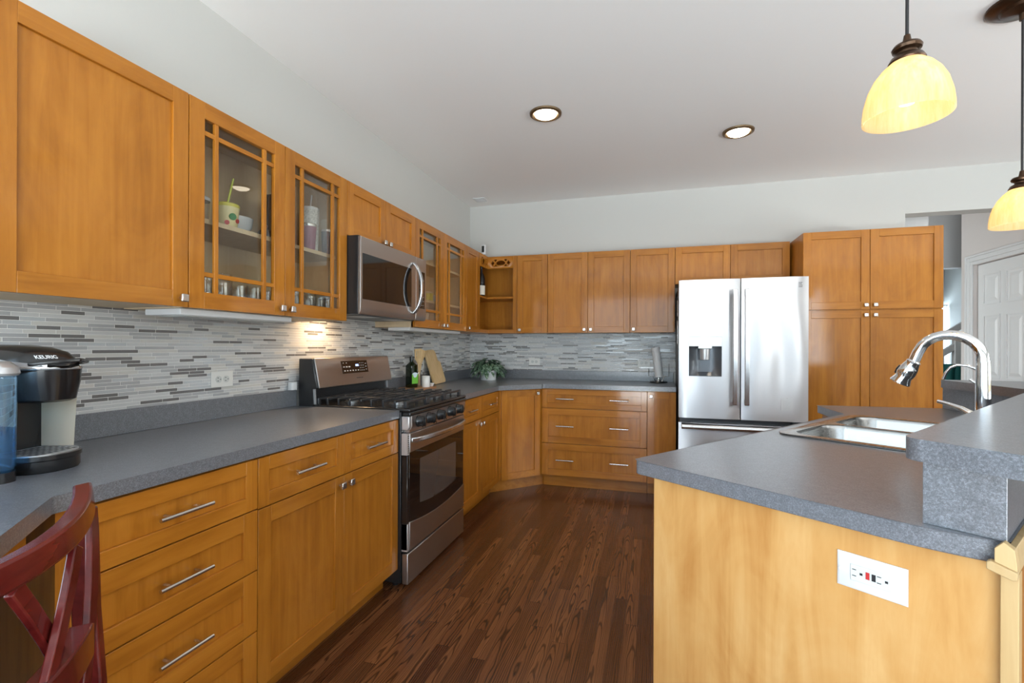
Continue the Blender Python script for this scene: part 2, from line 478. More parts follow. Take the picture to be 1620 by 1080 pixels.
def text(name, s, size, mat, parent, T, depth=0.0006, bold=0.0):
    cu = bpy.data.curves.new(name, 'FONT'); cu.body = s; cu.size = size; cu.extrude = depth; cu.offset = bold
    cu.align_x = 'CENTER'; cu.align_y = 'CENTER'
    to = bpy.data.objects.new(name + '_curve', cu); COL.objects.link(to)
    bpy.context.view_layer.update()
    me = bpy.data.meshes.new_from_object(to.evaluated_get(bpy.context.evaluated_depsgraph_get()))
    bpy.data.objects.remove(to); bpy.data.curves.remove(cu)
    me.transform(T); me.materials.clear(); me.materials.append(M[mat])
    o = bpy.data.objects.new(name, me); COL.objects.link(o); o.parent = parent
    return o


def rrect(x0, x1, y0, y1, r, n=6):
    pts = []
    for cx, cy, a0 in ((x1 - r, y1 - r, 0), (x0 + r, y1 - r, 90), (x0 + r, y0 + r, 180), (x1 - r, y0 + r, 270)):
        for i in range(n + 1):
            a = radians(a0 + 90 * i / n); pts.append((cx + r * cos(a), cy + r * sin(a)))
    return pts


# ------------------------------------------------------------------ the room
D, ZC = 4.809, 2.732
ZCT = 0.914
ISL_TH = radians(36.358)
P0 = Vector((1.8368, 1.4409, 0)); U1 = Vector((sin(ISL_TH), cos(ISL_TH), 0)); U2 = Vector((cos(ISL_TH), -sin(ISL_TH), 0))

struct(MB().box(-0.2, 7.2, -2.4, 10.9, -0.12, 0, 0).build('floor', 'floor', smooth=False), 'dark reddish brown oak strip floor', 'floor')
struct(MB().box(-0.2, 7.2, -2.4, 10.9, ZC, ZC + 0.12).build('ceiling', 'ceiling', smooth=False), 'flat pale ceiling above the kitchen', 'ceiling')
wl = struct(MB().box(-0.2, 0, -2.4, -1.85, 0, ZC).box(-0.2, 0, -0.05, D + 0.15, 0, ZC).box(-0.2, 0, -1.85, -0.05, 0, 0.98).box(-0.2, 0, -1.85, -0.05, 2.35, ZC).build('wall_left', 'wall', smooth=False), 'pale grey wall behind the long cabinet run', 'wall')
b = MB().box(0, 3.914, D, D + 0.15, 0, ZC).box(3.914, 4.82, D, D + 0.15, 2.371, ZC).box(4.82, 7.0, D, D + 0.15, 0, ZC)
wb = struct(b.build('wall_back', 'wall', smooth=False), 'pale grey wall behind the fridge with an opening at its right', 'wall')
b = MB(); cuts = ((0.3, 3.6, 0.0, 2.4), (4.1, 5.2, 0.6, 2.4)); xp = -0.2
for x0, x1, z0, z1 in cuts:
    b.box(xp, x0, -2.4, -2.2, 0, ZC).box(x0, x1, -2.4, -2.2, z1, ZC)
    if z0 > 0: b.box(x0, x1, -2.4, -2.2, 0, z0)
    xp = x1
b.box(xp, 7.2, -2.4, -2.2, 0, ZC)
struct(b.build('wall_front', 'wall', smooth=False), 'pale wall with patio door behind the viewer', 'wall')
b = MB().box(7, 7.2, -2.2, -1.4, 0, ZC).box(7, 7.2, 3.0, 10.9, 0, ZC).box(7, 7.2, -1.4, 3.0, 0, 0.6).box(7, 7.2, -1.4, 3.0, 2.2, ZC)
struct(b.build('wall_right', 'wall', smooth=False), 'pale wall with a wide window at the right', 'wall')


def window(name, x0, x1, z0, z1, T, nx, label):
    w = thing(name, label, 'window'); w['kind'] = 'structure'
    b = MB()
    for a, c, e, f in ((x0, x0 + 0.05, z0, z1), (x1 - 0.05, x1, z0, z1), (x0 + 0.05, x1 - 0.05, z0, z0 + 0.05), (x0 + 0.05, x1 - 0.05, z1 - 0.05, z1)):
        b.box(a, c, -0.06, 0.06, e, f, 0, T)
    for i in range(1, nx):
        xm = x0 + (x1 - x0) * i / nx; b.box(xm - 0.03, xm + 0.03, -0.05, 0.05, z0 + 0.05, z1 - 0.05, 0, T)
    b.build('window_frame', 'trim', w)
    MB().box(x0 + 0.05, x1 - 0.05, -0.004, 0.004, z0 + 0.05, z1 - 0.05, 0, T).build('glass_pane', 'glass', w, smooth=False)


window('window_1', -1.85, -0.05, 0.98, 2.35, Matrix.Translation((-0.1, 0, 0)) @ Matrix.Rotation(radians(90), 4, 'Z'), 2, 'white framed window on the left wall behind the viewer')
window('window_2', 0.3, 3.6, 0.0, 2.4, Matrix.Translation((0, -2.3, 0)), 3, 'white framed sliding patio door behind the viewer')
window('window_3', 4.1, 5.2, 0.6, 2.4, Matrix.Translation((0, -2.3, 0)), 2, 'white framed window right of the patio door behind the viewer')
window('window_6', -1.4, 3.0, 0.6, 2.2, Matrix.Translation((7.1, 0, 0)) @ Matrix.Rotation(radians(90), 4, 'Z'), 3, 'unseen white window on the right wall, widened for more light')  # opening made wider to throw more light on the far ceiling

# hall and far room seen through the opening
b = MB().box(4.82, 4.97, D + 0.15, 5.001 - 0.06, 0, ZC).box(4.82, 4.97, 5.651, 5.843, 0, ZC).box(4.82, 4.97, 5.0 - 0.06, 5.651, 2.036, ZC)
b.box(4.9, 4.97, 4.94, 5.651, 0, 2.036)
struct(b.build('wall_hall', 'hall', smooth=False), 'warm white hall wall holding the panelled door', 'wall')
struct(MB().box(2.9, 4.232, 5.15, 5.25, 0, ZC).build('wall_stub', 'trim', smooth=False), 'bright white wall end seen over the tall cabinet', 'wall')
struct(MB().box(4.3, 7.0, 6.3, 6.42, 2.11, ZC).build('wall_header', 'trim', smooth=False), 'pale dropped header in the hall', 'wall')
b = MB().box(2.9, 6.0, 10.7, 10.9, 0, ZC).box(6.0, 7.0, 10.7, 10.9, 0, 0.5).box(6.0, 7.0, 10.7, 10.9, 2.1, ZC).box(2.9, 3.0, 5.25, 5.6, 0, ZC).box(2.9, 3.0, 7.6, 10.7, 0, ZC).box(2.9, 3.0, 5.6, 7.6, 0, 0.6).box(2.9, 3.0, 5.6, 7.6, 2.2, ZC)
struct(b.build('wall_far', 'wall', smooth=False), 'pale far wall with the curtained window', 'wall')
window('window_4', 6.0, 7.0, 0.5, 2.1, Matrix.Translation((0, 10.8, 0)), 2, 'bright window behind the sheer curtain')

window('added_window_5', 5.6, 7.6, 0.6, 2.2, Matrix.Translation((2.95, 0, 0)) @ Matrix.Rotation(radians(90), 4, 'Z'), 2, 'unseen white framed hall window added to light the hall door')  # unseen window, put in so the added hall lamp reaches the door
# panelled door in the hall wall
dr = thing('door_1', 'white six panel door in the hall beyond the tall cabinet', 'door', (4.82, 5.3, 0)); dr['kind'] = 'structure'
b = MB(); y0, y1 = 4.945, 5.644
b.box(4.85, 4.885, y0, y1, 0.01, 2.03)
b.build('door_slab', 'trim', dr, world=True)
pw = (y1 - y0 - 0.1 * 3) / 2
for i in range(2):
    a = y0 + 0.1 + i * (pw + 0.1)
    for z0, z1 in ((0.22, 0.82), (0.98, 1.54), (1.66, 1.92)):
        b = MB()
        b.faces([(4.849, a, z0), (4.849, a + pw, z0), (4.849, a + pw, z1), (4.849, a, z1),
                 (4.8505, a + 0.02, z0 + 0.02), (4.8505, a + pw - 0.02, z0 + 0.02), (4.8505, a + pw - 0.02, z1 - 0.02), (4.8505, a + 0.02, z1 - 0.02),
                 (4.843, a + 0.05, z0 + 0.05), (4.843, a + pw - 0.05, z0 + 0.05), (4.843, a + pw - 0.05, z1 - 0.05), (4.843, a + 0.05, z1 - 0.05)],
                [(0, 1, 5, 4), (1, 2, 6, 5), (2, 3, 7, 6), (3, 0, 4, 7), (4, 5, 9, 8), (5, 6, 10, 9), (6, 7, 11, 10), (7, 4, 8, 11), (8, 9, 10, 11)])
        for q, (ya, yb, za, zb) in enumerate(((a - 0.012, a, z0 - 0.012, z1 + 0.012), (a + pw, a + pw + 0.012, z0 - 0.012, z1 + 0.012), (a, a + pw, z0 - 0.012, z0), (a, a + pw, z1, z1 + 0.012))):
            b.box(4.842, 4.851, ya, yb, za, zb)
        b.build('raised_panel', 'trim', dr, world=True, smooth=False)
b = MB()
for t0, t1, th in ((0.0, 0.03, 0.012), (0.03, 0.07, 0.018), (0.07, 0.09, 0.026)):
    b.box(4.82 - th, 4.82, y1 + 0.01 + t0, y1 + 0.01 + t1, 0, 2.036 + 0.002 + t1)
    b.box(4.82 - th, 4.82, y0, y1 + 0.01 + t0, 2.038 + t0, 2.038 + t1)
b.build('door_casing', 'trim', dr, 0.003, world=True)

# curtain, railing, teal chair in the far room
c = thing('sheer_curtain', 'white sheer curtain hanging in the far room beside the tall cabinet', 'curtain', (6.5, 10.55, 0))
n = 120; rings = []
for z in (0.3, 2.0):
    rings.append([(5.9 + 1.08 * i / n, 10.55 + 0.035 * sin(i * 0.9) + 0.01 * sin(i * 2.3), z) for i in range(n + 1)])
MB().loft(rings, 0, False, False, closed=False).build('curtain_panel', 'curtain', c, world=True)
MB().tube([(5.85, 10.55, 2.02), (6.98, 10.55, 2.02)], 0.012).build('curtain_rod', 'nickel', c, world=True)
c = thing('stair_railing', 'white slanting stair railing beyond the teal chair', 'railing', (5.6, 7.6, 0))
S = lambda x: 1.21 + (x - 5.55) * 0.72
b = MB()
for dz, h in ((0.0, 0.07), (0.22, 0.07)):
    b.strip([(5.2, 7.6, S(5.2) + dz), (6.6, 7.6, S(6.6) + dz)], h, 0.05, (0, 0, 1))
b.build('handrail', 'trim', c, world=True)
MB().box(5.62, 5.70, 7.56, 7.64, 0, 1.42).build('newel_post', 'trim', c, 0.004, world=True)
for xb in (5.35, 5.5, 5.85, 6.0, 6.15):
    MB().box(xb - 0.015, xb + 0.015, 7.585, 7.615, 0, S(xb)).build('baluster', 'trim', c, world=True)
c = thing('dining_chair', 'teal velvet channel back chair in the far room', 'chair', (5.3, 6.95, 0))
n = 24; b = MB(); rings = []
for z, k in ((0.42, 0.92), (0.6, 0.97), (0.8, 1.0), (0.98, 1.0), (1.06, 0.9)):
    ring = []
    for sgn in (0, 1):
        for i in range(n + 1):
            t = i / n if sgn == 0 else 1 - i / n
            a = (t - 0.5) * 2
            off = 0.012 * abs(sin(t * pi * 6)) if sgn == 0 else 0
            ring.append((5.3 + a * 0.25 * k, 6.78 + 0.10 * a * a - off + (0.07 if sgn else 0) - (z - 0.4) * 0.08, z))
    rings.append(ring)
b.loft(rings).build('backrest', 'teal', c, world=True)
MB().prism(rrect(5.05, 5.55, 6.84, 7.28, 0.08), 0.40, 0.50).build('seat', 'teal', c, 0.02, world=True)
for sx in (-1, 1):
    for sy in (-1, 1):
        MB().tube([(5.3 + sx * 0.2, 7.06 + sy * 0.17, 0.41), (5.3 + sx * 0.23, 7.06 + sy * 0.2, 0)], [0.018, 0.012]).build('leg', 'black', c, world=True)

# ------------------------------------------------------------------ mosaic tile
def mosaic(name, parent, x0, x1, z0, z1, T):
    b = MB(); b.box(x0, x1, -0.004, 0, z0, z1, 0, T)
    pitch = 0.01315; g = 0.0017; nrow = int((z1 - z0) / pitch)
    CW = 0.158
    tonew = [0.30, 0.24, 0.15, 0.13, 0.18]
    for r in range(nrow):
        za, zb = z0 + r * pitch + g * 0.5, z0 + (r + 1) * pitch - g * 0.5
        sh = ((r * 5) % 3) * 0.021 + (r % 2) * 0.008
        x = x0 - CW + sh
        while x < x1:
            u = R.random()
            cuts = [x, x + CW] if u < 0.42 else ([x, x + CW * 0.55, x + CW] if u < 0.8 else [x, x + CW * 0.42, x + CW])
            tone = R.choices(range(5), tonew)[0]
            for a, c in zip(cuts[:-1], cuts[1:]):
                if R.random() < 0.6: tone = R.choices(range(5), tonew)[0]
                a2, c2 = max(a + g * 0.6, x0), min(c - g * 0.6, x1)
                if c2 - a2 < 0.004: continue
                d = -0.0047 - R.random() * 0.0006
                v = [(a2, -0.004, za), (c2, -0.004, za), (c2, -0.004, zb), (a2, -0.004, zb),
                     (a2 + 0.0004, d, za + 0.0004), (c2 - 0.0004, d, za + 0.0004), (c2 - 0.0004, d, zb - 0.0004), (a2 + 0.0004, d, zb - 0.0004)]
                b.faces(v, [(4, 5, 6, 7), (0, 1, 5, 4), (1, 2, 6, 5), (2, 3, 7, 6), (3, 0, 4, 7)], 1 + tone, T)
            x += CW
    o = b.build(name, ['grout'] + [t[0] for t in TILES], parent, smooth=False)
    o['label'] = 'grey linear mosaic tile'
    return o


TL = Matrix.Rotation(radians(90), 4, 'Z')      # local x -> world y, local y -> world -x
mosaic('tile_backsplash', wl, 0.05, D - 0.003, 1.0, 1.42, TL)
mosaic('tile_backsplash', wb, 0.009, 2.1, 1.0, 1.42, Matrix.Translation((0, D, 0)))

# ------------------------------------------------------------------ cabinet builders
def shaker(b, x0, x1, z0, z1, y=0.0, fw=0.056, glass=False):
    t = 0.020
    b.box(x0, x0 + fw, y, y + t, z0, z1, 0).box(x1 - fw, x1, y, y + t, z0, z1, 0)
    b.box(x0 + fw, x1 - fw, y, y + t, z0, z0 + fw, 1).box(x0 + fw, x1 - fw, y, y + t, z1 - fw, z1, 1)
    if not glass:
        b.box(x0 + fw, x1 - fw, y + 0.0085, y + 0.014, z0 + fw, z1 - fw, 0)
    else:
        ox0, ox1, oz0, oz1 = x0 + fw, x1 - fw, z0 + fw, z1 - fw
        m = 0.0085
        for xm in (ox0 + 0.052, ox1 - 0.052): b.box(xm - m, xm + m, y + 0.002, y + 0.014, oz0, oz1, 0)
        for zm in (oz0 + 0.066, oz1 - 0.05): b.box(ox0, ox1, y + 0.003, y + 0.013, zm - m, zm + m, 1)
    return b


def knob(parent, x, z, y=0.0):
    b = MB().tube([(x, y, z), (x, y - 0.016, z)], 0.006, 10)
    b.box(x - 0.0135, x + 0.0135, y - 0.026, y - 0.014, z - 0.0135, z + 0.0135)
    return b.build('knob', 'nickel', parent, 0.003)


def pull(parent, x, z, L=0.155, y=0.0):
    b = MB().tube([(x - L / 2, y - 0.03, z), (x + L / 2, y - 0.03, z)], 0.0058, 12)
    for s in (-1, 1): b.tube([(x + s * L * 0.29, y, z), (x + s * L * 0.29, y - 0.03, z)], 0.0042, 8)
    return b.build('bar_pull', 'nickel', parent)


def cabinet(name, label, loc, rz, w, depth, z0, z1, doors=(), drawers=(), toe=0.0, group=None, shelves=(), open_box=False, fw=0.056, frontgap=0.0015):
    t = thing(name, label, 'cabinet', loc, rz, group)
    b = MB(); y0, y1 = 0.0205, depth
    e = 0.0008
    if open_box:
        p = 0.016
        b.box(e, p, y0, y1, z0, z1, 1).box(w - p, w - e, y0, y1, z0, z1, 1).box(p, w - p, y0, y1, z0, z0 + p, 1).box(p, w - p, y0, y1, z1 - p, z1, 1).box(p, w - p, y1 - 0.01, y1, z0 + p, z1 - p, 1)
        q = 0.012
        b.box(e, 0.03, y0 - 0.0002, y0 + q, z0, z1, 0).box(w - 0.03, w - e, y0 - 0.0002, y0 + q, z0, z1, 0)
        b.box(0.03, w - 0.03, y0 - 0.0002, y0 + q, z0, z0 + 0.03, 0).box(0.03, w - 0.03, y0 - 0.0002, y0 + q, z1 - 0.03, z1, 0)
    else:
        b.box(e, w - e, y0, y1, z0 + 0.004 if toe == 0 else z0, z1, 0)
        if toe == 0: b.box(0.012, w - 0.012, y0 + 0.012, y1 - 0.002, z0 + 0.002, z0 + 0.0045, 1)
    b.build('carcass', ['maple_v', 'inside'], t, smooth=False)
    if toe:
        MB().box(e, w - e, 0.085, 0.10, 0.0, z0, 0).build('toe_kick', 'maple_h', t)
    for zs in shelves:
        MB().box(0.017, w - 0.017, y0 + 0.012, y1 - 0.011, zs - 0.018, zs, 0).build('shelf', 'inside', t)
    for (x0, x1, a, c, kind, ks) in doors:
        d = shaker(MB(), x0 + frontgap, x1 - frontgap, a, c, 0, fw, kind == 'glass').build('door', ['maple_v', 'maple_h'], t, 0.0012)
        if kind == 'glass':
            MB().box(x0 + fw - 0.003, x1 - fw + 0.003, 0.015, 0.018, a + fw - 0.003, c - fw + 0.003).build('glass_pane', 'glass', d, smooth=False)
        if ks:
            kx = x0 + 0.03 if 'l' in ks else x1 - 0.03
            knob(d, kx, a + 0.03 if 'b' in ks else c - 0.035)
    for (x0, x1, a, c, hs) in drawers:
        d = shaker(MB(), x0 + frontgap, x1 - frontgap, a, c, 0, min(fw, (c - a) * 0.28)).build('drawer_front', ['maple_v', 'maple_h'], t, 0.0012)
        for hx in hs: pull(d, hx, (a + c) / 2)
    return t


RZ = radians(90)
XU, XB = 0.319, 0.643
ZU0, ZU1 = 1.374, 2.1258
G1 = None
UD = XU - 0.002
# left wall uppers (local x = world y)
cabinet('wall_cabinet', 'wide single door wall cabinet nearest the viewer, above the coffee maker', (XU, 0.768, 0), RZ, 0.5325, UD, ZU0, ZU1,
        [(0, 0.5325, ZU0, ZU1, 'wood', 'rb')])
cabinet('wall_cabinet', 'glass door wall cabinet with cups and glasses, left of the microwave', (XU, 1.3015, 0), RZ, 0.9095, UD, ZU0, ZU1,
        [(0, 0.46, ZU0, ZU1, 'glass', 'rb'), (0.46, 0.9095, ZU0, ZU1, 'glass', 'lb')], shelves=(1.713,), open_box=True, fw=0.060)
cabinet('wall_cabinet', 'short two door wall cabinet directly above the microwave', (XU, 2.2125, 0), RZ, 0.766, UD, 1.835, ZU1,
        [(0, 0.383, 1.835, ZU1, 'wood', 'rb'), (0.383, 0.766, 1.835, ZU1, 'wood', 'lb')])
cabinet('wall_cabinet', 'glass door wall cabinet right of the microwave', (XU, 2.9798, 0), RZ, 0.9402, UD, ZU0, ZU1,
        [(0, 0.4675, ZU0, ZU1, 'glass', 'rb'), (0.4675, 0.9402, ZU0, ZU1, 'glass', 'lb')], shelves=(1.585, 1.865), open_box=True, fw=0.060)
cabinet('wall_cabinet', 'narrow single door wall cabinet between the glass doors and the open corner shelf', (XU, 3.9215, 0), RZ, 0.3125, UD, ZU0, ZU1,
        [(0, 0.3125, ZU0, ZU1, 'wood', 'lb')])
# back wall uppers
YU = D - XU
cabinet('wall_cabinet', 'narrow single door wall cabinet just right of the open corner shelf', (0.6155, YU, 0), 0, 0.3025, UD, ZU0, ZU1, [(0, 0.3025, ZU0, ZU1, 'wood', 'lb')])
cabinet('wall_cabinet', 'two door wall cabinet in the middle of the back wall', (0.9189, YU, 0), 0, 0.7640, UD, ZU0, ZU1,
        [(0, 0.38, ZU0, ZU1, 'wood', 'rb'), (0.38, 0.764, ZU0, ZU1, 'wood', 'lb')])
cabinet('wall_cabinet', 'single door wall cabinet just left of the fridge, above the paper towels', (1.6836, YU, 0), 0, 0.3850, UD, ZU0, ZU1, [(0, 0.385, ZU0, ZU1, 'wood', 'lb')])
cabinet('wall_cabinet', 'short two door wall cabinet directly above the fridge', (2.0695, YU, 0), 0, 0.9065, UD, 1.80, ZU1,
        [(0, 0.4504, 1.80, ZU1, 'wood', None), (0.4504, 0.9065, 1.80, ZU1, 'wood', None)])
# open corner shelf
t = thing('corner_shelf_cabinet', 'open corner wall shelf with pierced top rail, holding a wine bottle', 'cabinet', (0.319, YU, 0))
xa, xb_, ya, yb_ = 0.002, 0.6148, 4.2345, D - 0.001
Lp = [(xa, ya), (XU, ya), (XU, YU), (xb_, YU), (xb_, yb_), (xa, yb_)]
b = MB()
b.box(xa, xa + 0.014, ya, yb_, ZU0, ZU1, 0).box(xa, xb_, yb_ - 0.014, yb_, ZU0, ZU1, 0).box(xa, XU, ya, ya + 0.016, ZU0, ZU1, 0).box(xb_ - 0.016, xb_, YU, yb_, ZU0, ZU1, 0)
b.prism([(xa + 0.012, ya + 0.012), (XU - 0.019, ya + 0.012), (XU - 0.019, YU + 0.019), (xb_ - 0.012, YU + 0.019), (xb_ - 0.012, yb_ - 0.012), (xa + 0.012, yb_ - 0.012)], ZU1 - 0.016, ZU1 - 0.001, 0); b.prism([(xa + 0.012, ya + 0.012), (XU - 0.0175, ya + 0.012), (XU - 0.0175, YU + 0.0175), (xb_ - 0.012, YU + 0.0175), (xb_ - 0.012, yb_ - 0.012), (xa + 0.012, yb_ - 0.012)], ZU0 + 0.002, ZU0 + 0.034, 0)
b.build('carcass', 'maple_v', t, world=True, smooth=False)
MB().prism([(xa + 0.015, ya + 0.017), (XU - 0.01, ya + 0.017), (XU - 0.01, YU + 0.01), (xb_ - 0.017, YU + 0.01), (xb_ - 0.017, yb_ - 0.015), (xa + 0.015, yb_ - 0.015)], 1.712, 1.730).build('shelf', 'maple_h', t, 0.001, world=True)
b = MB().box(XU, xb_, YU, YU + 0.018, ZU0, 1.408, 1).box(XU - 0.018, XU, ya, YU + 0.018, ZU0, 1.408, 1)
b.box(0.574, xb_, YU - 0.0005, YU + 0.018, ZU0, ZU1, 0).box(XU - 0.018, XU + 0.0005, ya, ya + 0.02, ZU0, ZU1, 0)
b.build('face_frame', ['maple_v', 'maple_h'], t, world=True)
val = MB().prism([(XU, ya + 0.02), (XU, YU), (0.574, YU), (0.574, YU + 0.018), (XU - 0.018, YU + 0.018), (XU - 0.018, ya + 0.02)], 2.008, ZU1).build('pierced_valance', 'maple_h', t, world=True)
cut = MB()
for (ox, oy, ax) in ((0.4465, YU, 0), (XU, 4.372, 1)):
    zc = 2.062
    def pr(pts):
        ring = lambda o: [((ox + p if ax == 0 else ox + o), (oy + o if ax == 0 else oy + p), zc + q) for p, q in pts]
        cut.loft([ring(-0.05), ring(0.05)])
    pr([(0.046 * cos(a * pi / 12), 0.0235 * sin(a * pi / 12)) for a in range(24)])
    for s in (-1, 1):
        pr([(s * 0.098, 0), (s * 0.080, 0.024), (s * 0.064, 0.0), (s * 0.080, -0.024)][::s])
        for q in (-1, 1):
            pr([(s * 0.036, q * 0.031), (s * 0.052, q * 0.012), (s * 0.068, q * 0.031), (s * 0.052, q * 0.036)][::s * q])
boolean(val, cut.build('cutter', 'slot', t, world=True, smooth=False))

# base cabinets, left wall
BD = XB - 0.004
ZB0, ZB1 = 0.106, 0.875
DT = 0.868
cabinet('base_cabinet', 'four drawer base cabinet nearest the viewer, beside the red chair', (XB, 0.7485, 0), RZ, 0.532, BD, ZB0, ZB1, drawers=[
    (0, 0.532, 0.706, DT, [0.262]), (0, 0.532, 0.506, 0.702, [0.262]), (0, 0.532, 0.306, 0.502, [0.262]), (0, 0.532, 0.106, 0.302, [0.262])], toe=0.1)
cabinet('base_cabinet', 'two door base cabinet with two drawers, left of the range', (XB, 1.2815, 0), RZ, 0.905, BD, ZB0, ZB1,
        [(0, 0.4585, 0.106, 0.698, 'wood', 'rt'), (0.4585, 0.905, 0.106, 0.698, 'wood', 'lt')],
        [(0, 0.4585, 0.702, DT, [0.225]), (0.4585, 0.905, 0.702, DT, [0.67])], toe=0.1)
cabinet('base_cabinet', 'two door base cabinet with two drawers, right of the range', (XB, 2.961, 0), RZ, 0.900, BD, ZB0, ZB1,
        [(0, 0.447, 0.106, 0.698, 'wood', 'rt'), (0.447, 0.9, 0.106, 0.698, 'wood', 'lt')],
        [(0, 0.447, 0.702, DT, [0.225]), (0.447, 0.9, 0.702, DT, [0.67])], toe=0.1)
YB = D - XB
# diagonal corner base cabinet
t = thing('corner_base_cabinet', 'diagonal single door corner base cabinet below the potted plant', 'cabinet', (0.65, 3.87, 0))
MB().prism([(0.004, 3.863), (0.622, 3.863), (0.937, 4.187), (0.937, D - 0.004), (0.004, D - 0.004)], ZB0, ZB1).build('carcass', 'maple_v', t, world=True, smooth=False)
da, db = Vector((0.645, 3.868, 0)), Vector((0.936, 4.164, 0)); dl = (db - da).length; ang = math.atan2(db.y - da.y, db.x - da.x)
TD = Matrix.Translation(da) @ Matrix.Rotation(ang, 4, 'Z')
b = shaker(MB(), 0.018, dl - 0.012, 0.106, DT, 0, 0.056); b.bm.transform(TD)
dd = b.build('door', ['maple_v', 'maple_h'], t, 0.0012, world=True)
b = MB().tube([(dl - 0.045, 0, 0.833), (dl - 0.045, -0.016, 0.833)], 0.006).box(dl - 0.0585, dl - 0.0315, -0.026, -0.014, 0.8195, 0.8465); b.bm.transform(TD)
b.build('knob', 'nickel', dd, 0.003, world=True)
b = MB().box(-0.02, dl + 0.01, 0.022, 0.03, 0, ZB1)
b = MB().box(-0.055, dl + 0.075, 0.070, 0.085, 0.0, ZB0 - 0.001); b.bm.transform(TD)
b.build('toe_kick', 'maple_h', t, world=True)
# back base cabinets
cabinet('base_cabinet', 'wide three drawer base cabinet on the back wall, two pulls on each drawer', (0.9395, YB, 0), 0, 0.8995, BD, ZB0, ZB1, drawers=[
    (0, 0.8995, 0.706, DT, [0.21, 0.672]), (0, 0.8995, 0.398, 0.700, [0.21, 0.672]), (0, 0.8995, 0.112, 0.392, [0.21, 0.672])], toe=0.1)
cabinet('base_cabinet', 'narrow single door base cabinet left of the fridge', (1.8400, YB, 0), 0, 0.229, BD, ZB0, ZB1, [(0, 0.229, 0.106, DT, 'wood', 'lt')], toe=0.1)
# tall pantry
cabinet('pantry_cabinet', 'tall four door pantry cabinet right of the fridge', (2.9915, 4.188, 0), 0, 0.8949, D - 4.188 - 0.003, ZB0, ZU1,
        [(0, 0.4425, 1.532, ZU1, 'wood', 'rb'), (0.4425, 0.8949, 1.532, ZU1, 'wood', 'lb'), (0, 0.4425, 0.106, 1.522, 'wood', 'rt'), (0.4425, 0.8949, 0.106, 1.522, 'wood', 'lt')], toe=0.1)

# ------------------------------------------------------------------ countertops
def laminate(name, poly, label, lips, z0=0.876, parent=None):
    t = thing(name, label, 'countertop', (poly[0][0], poly[0][1], z0))
    MB().prism(poly, z0, ZCT).build('worktop', 'counter', t, 0.005, world=True, smooth=False, seg=3)
    for (x0, x1, y0, y1) in lips:
        MB().box(x0, x1, y0, y1, ZCT, 1.004).build('splash_lip', 'counter', t, 0.002, world=True, smooth=False)
    return t


XC = 0.6515
laminate('kitchen_countertop', [(0.002, -0.55), (1.45, -0.55), (1.45, -0.09), (XC, 0.7115), (XC, 2.1860), (0.002, 2.1860)],
         'grey laminate countertop under the coffee maker, left of the range', [(0.009, 0.021, 0.05, 2.1860)])
laminate('kitchen_countertop', [(0.002, 2.9600), (XC, 2.9600), (XC, 3.805), (0.955, 4.1055), (0.955, D - XC), (2.0700, D - XC), (2.0700, D - 0.009), (0.002, D - 0.009)],
         'grey laminate corner countertop with the potted plant, right of the range', [(0.009, 0.021, 2.9600, D - 0.021), (0.009, 2.0690, D - 0.021, D - 0.009)])
# desk side under the angled counter corner
t = thing('counter_end_support', 'wood panel support under the angled counter corner by the red chair', 'panel', (0.62, 0.72, 0))
MB().box(0.004, 0.636, 0.726, 0.7465, 0.0, 0.875).build('side_panel', 'maple_v', t, world=True)
b = MB().strip([(0.655, 0.655, 0.83), (1.40, -0.09, 0.83)], 0.09, 0.018, (0, 0, 1)); b.build('apron', 'maple_h', t, world=True)
MB().box(1.30, 1.34, -0.5, -0.10, 0.0, 0.875).build('far_panel', 'maple_v', t, world=True)
MB().box(0.004, 1.30, -0.53, -0.505, 0.0, 0.875).build('back_panel', 'hall', t, world=True)

# ------------------------------------------------------------------ range
YR0, YR1 = 2.1905, 2.9555; YM = (YR0 + YR1) / 2
t = thing('gas_range', 'stainless gas range with black cooktop between the left wall base cabinets', 'stove', (0.36, YM, 0))
MB().box(0.03, 0.655, YR0, YR1, 0.03, 0.905).build('body', 'black_matte', t, 0.003, world=True)
for yy in (YR0 + 0.05, YR1 - 0.05):
    for xx in (0.1, 0.6): MB().tube([(xx, yy, 0), (xx, yy, 0.031)], 0.018).build('foot', 'black', t, world=True)
b = MB().box(0.10, 0.705, YR0 + 0.001, YR1 - 0.001, 0.9052, 0.922)
b.box(0.66, 0.708, YR0 + 0.001, YR1 - 0.001, 0.884, 0.9052)
b.build('cooktop', 'black_matte', t, 0.007, world=True, seg=3)
# control panel with slanted front
pr = [(0.657, 0.812), (0.692, 0.812), (0.702, 0.830), (0.700, 0.883), (0.657, 0.883)]
b = MB().loft([[(x, yy, z) for x, z in pr] for yy in (YR0 + 0.03, YR1 - 0.004)]); cp = b.build('control_panel', 'steel_range', t, 0.002, world=True)
b = MB().loft([[(x, yy, z) for x, z in pr] for yy in (YR0 + 0.001, YR0 + 0.029)]); b.build('end_cap', 'silver_plastic', t, 0.004, world=True)
for yy in (2.290, 2.412, 2.545, 2.693, 2.815):
    kb = MB().lathe([(0.031, 0.0), (0.031, 0.006), (0.0285, 0.009), (0.0265, 0.036), (0.021, 0.040)], n=24, T=Matrix.Translation((0.7005, yy, 0.848)) @ Matrix.Rotation(radians(90), 4, 'Y')).build('burner_knob', 'black', t, world=True)
    MB().box(0.7400, 0.745, yy - 0.004, yy + 0.004, 0.828, 0.868).build('grip', 'black', kb, 0.001, world=True)
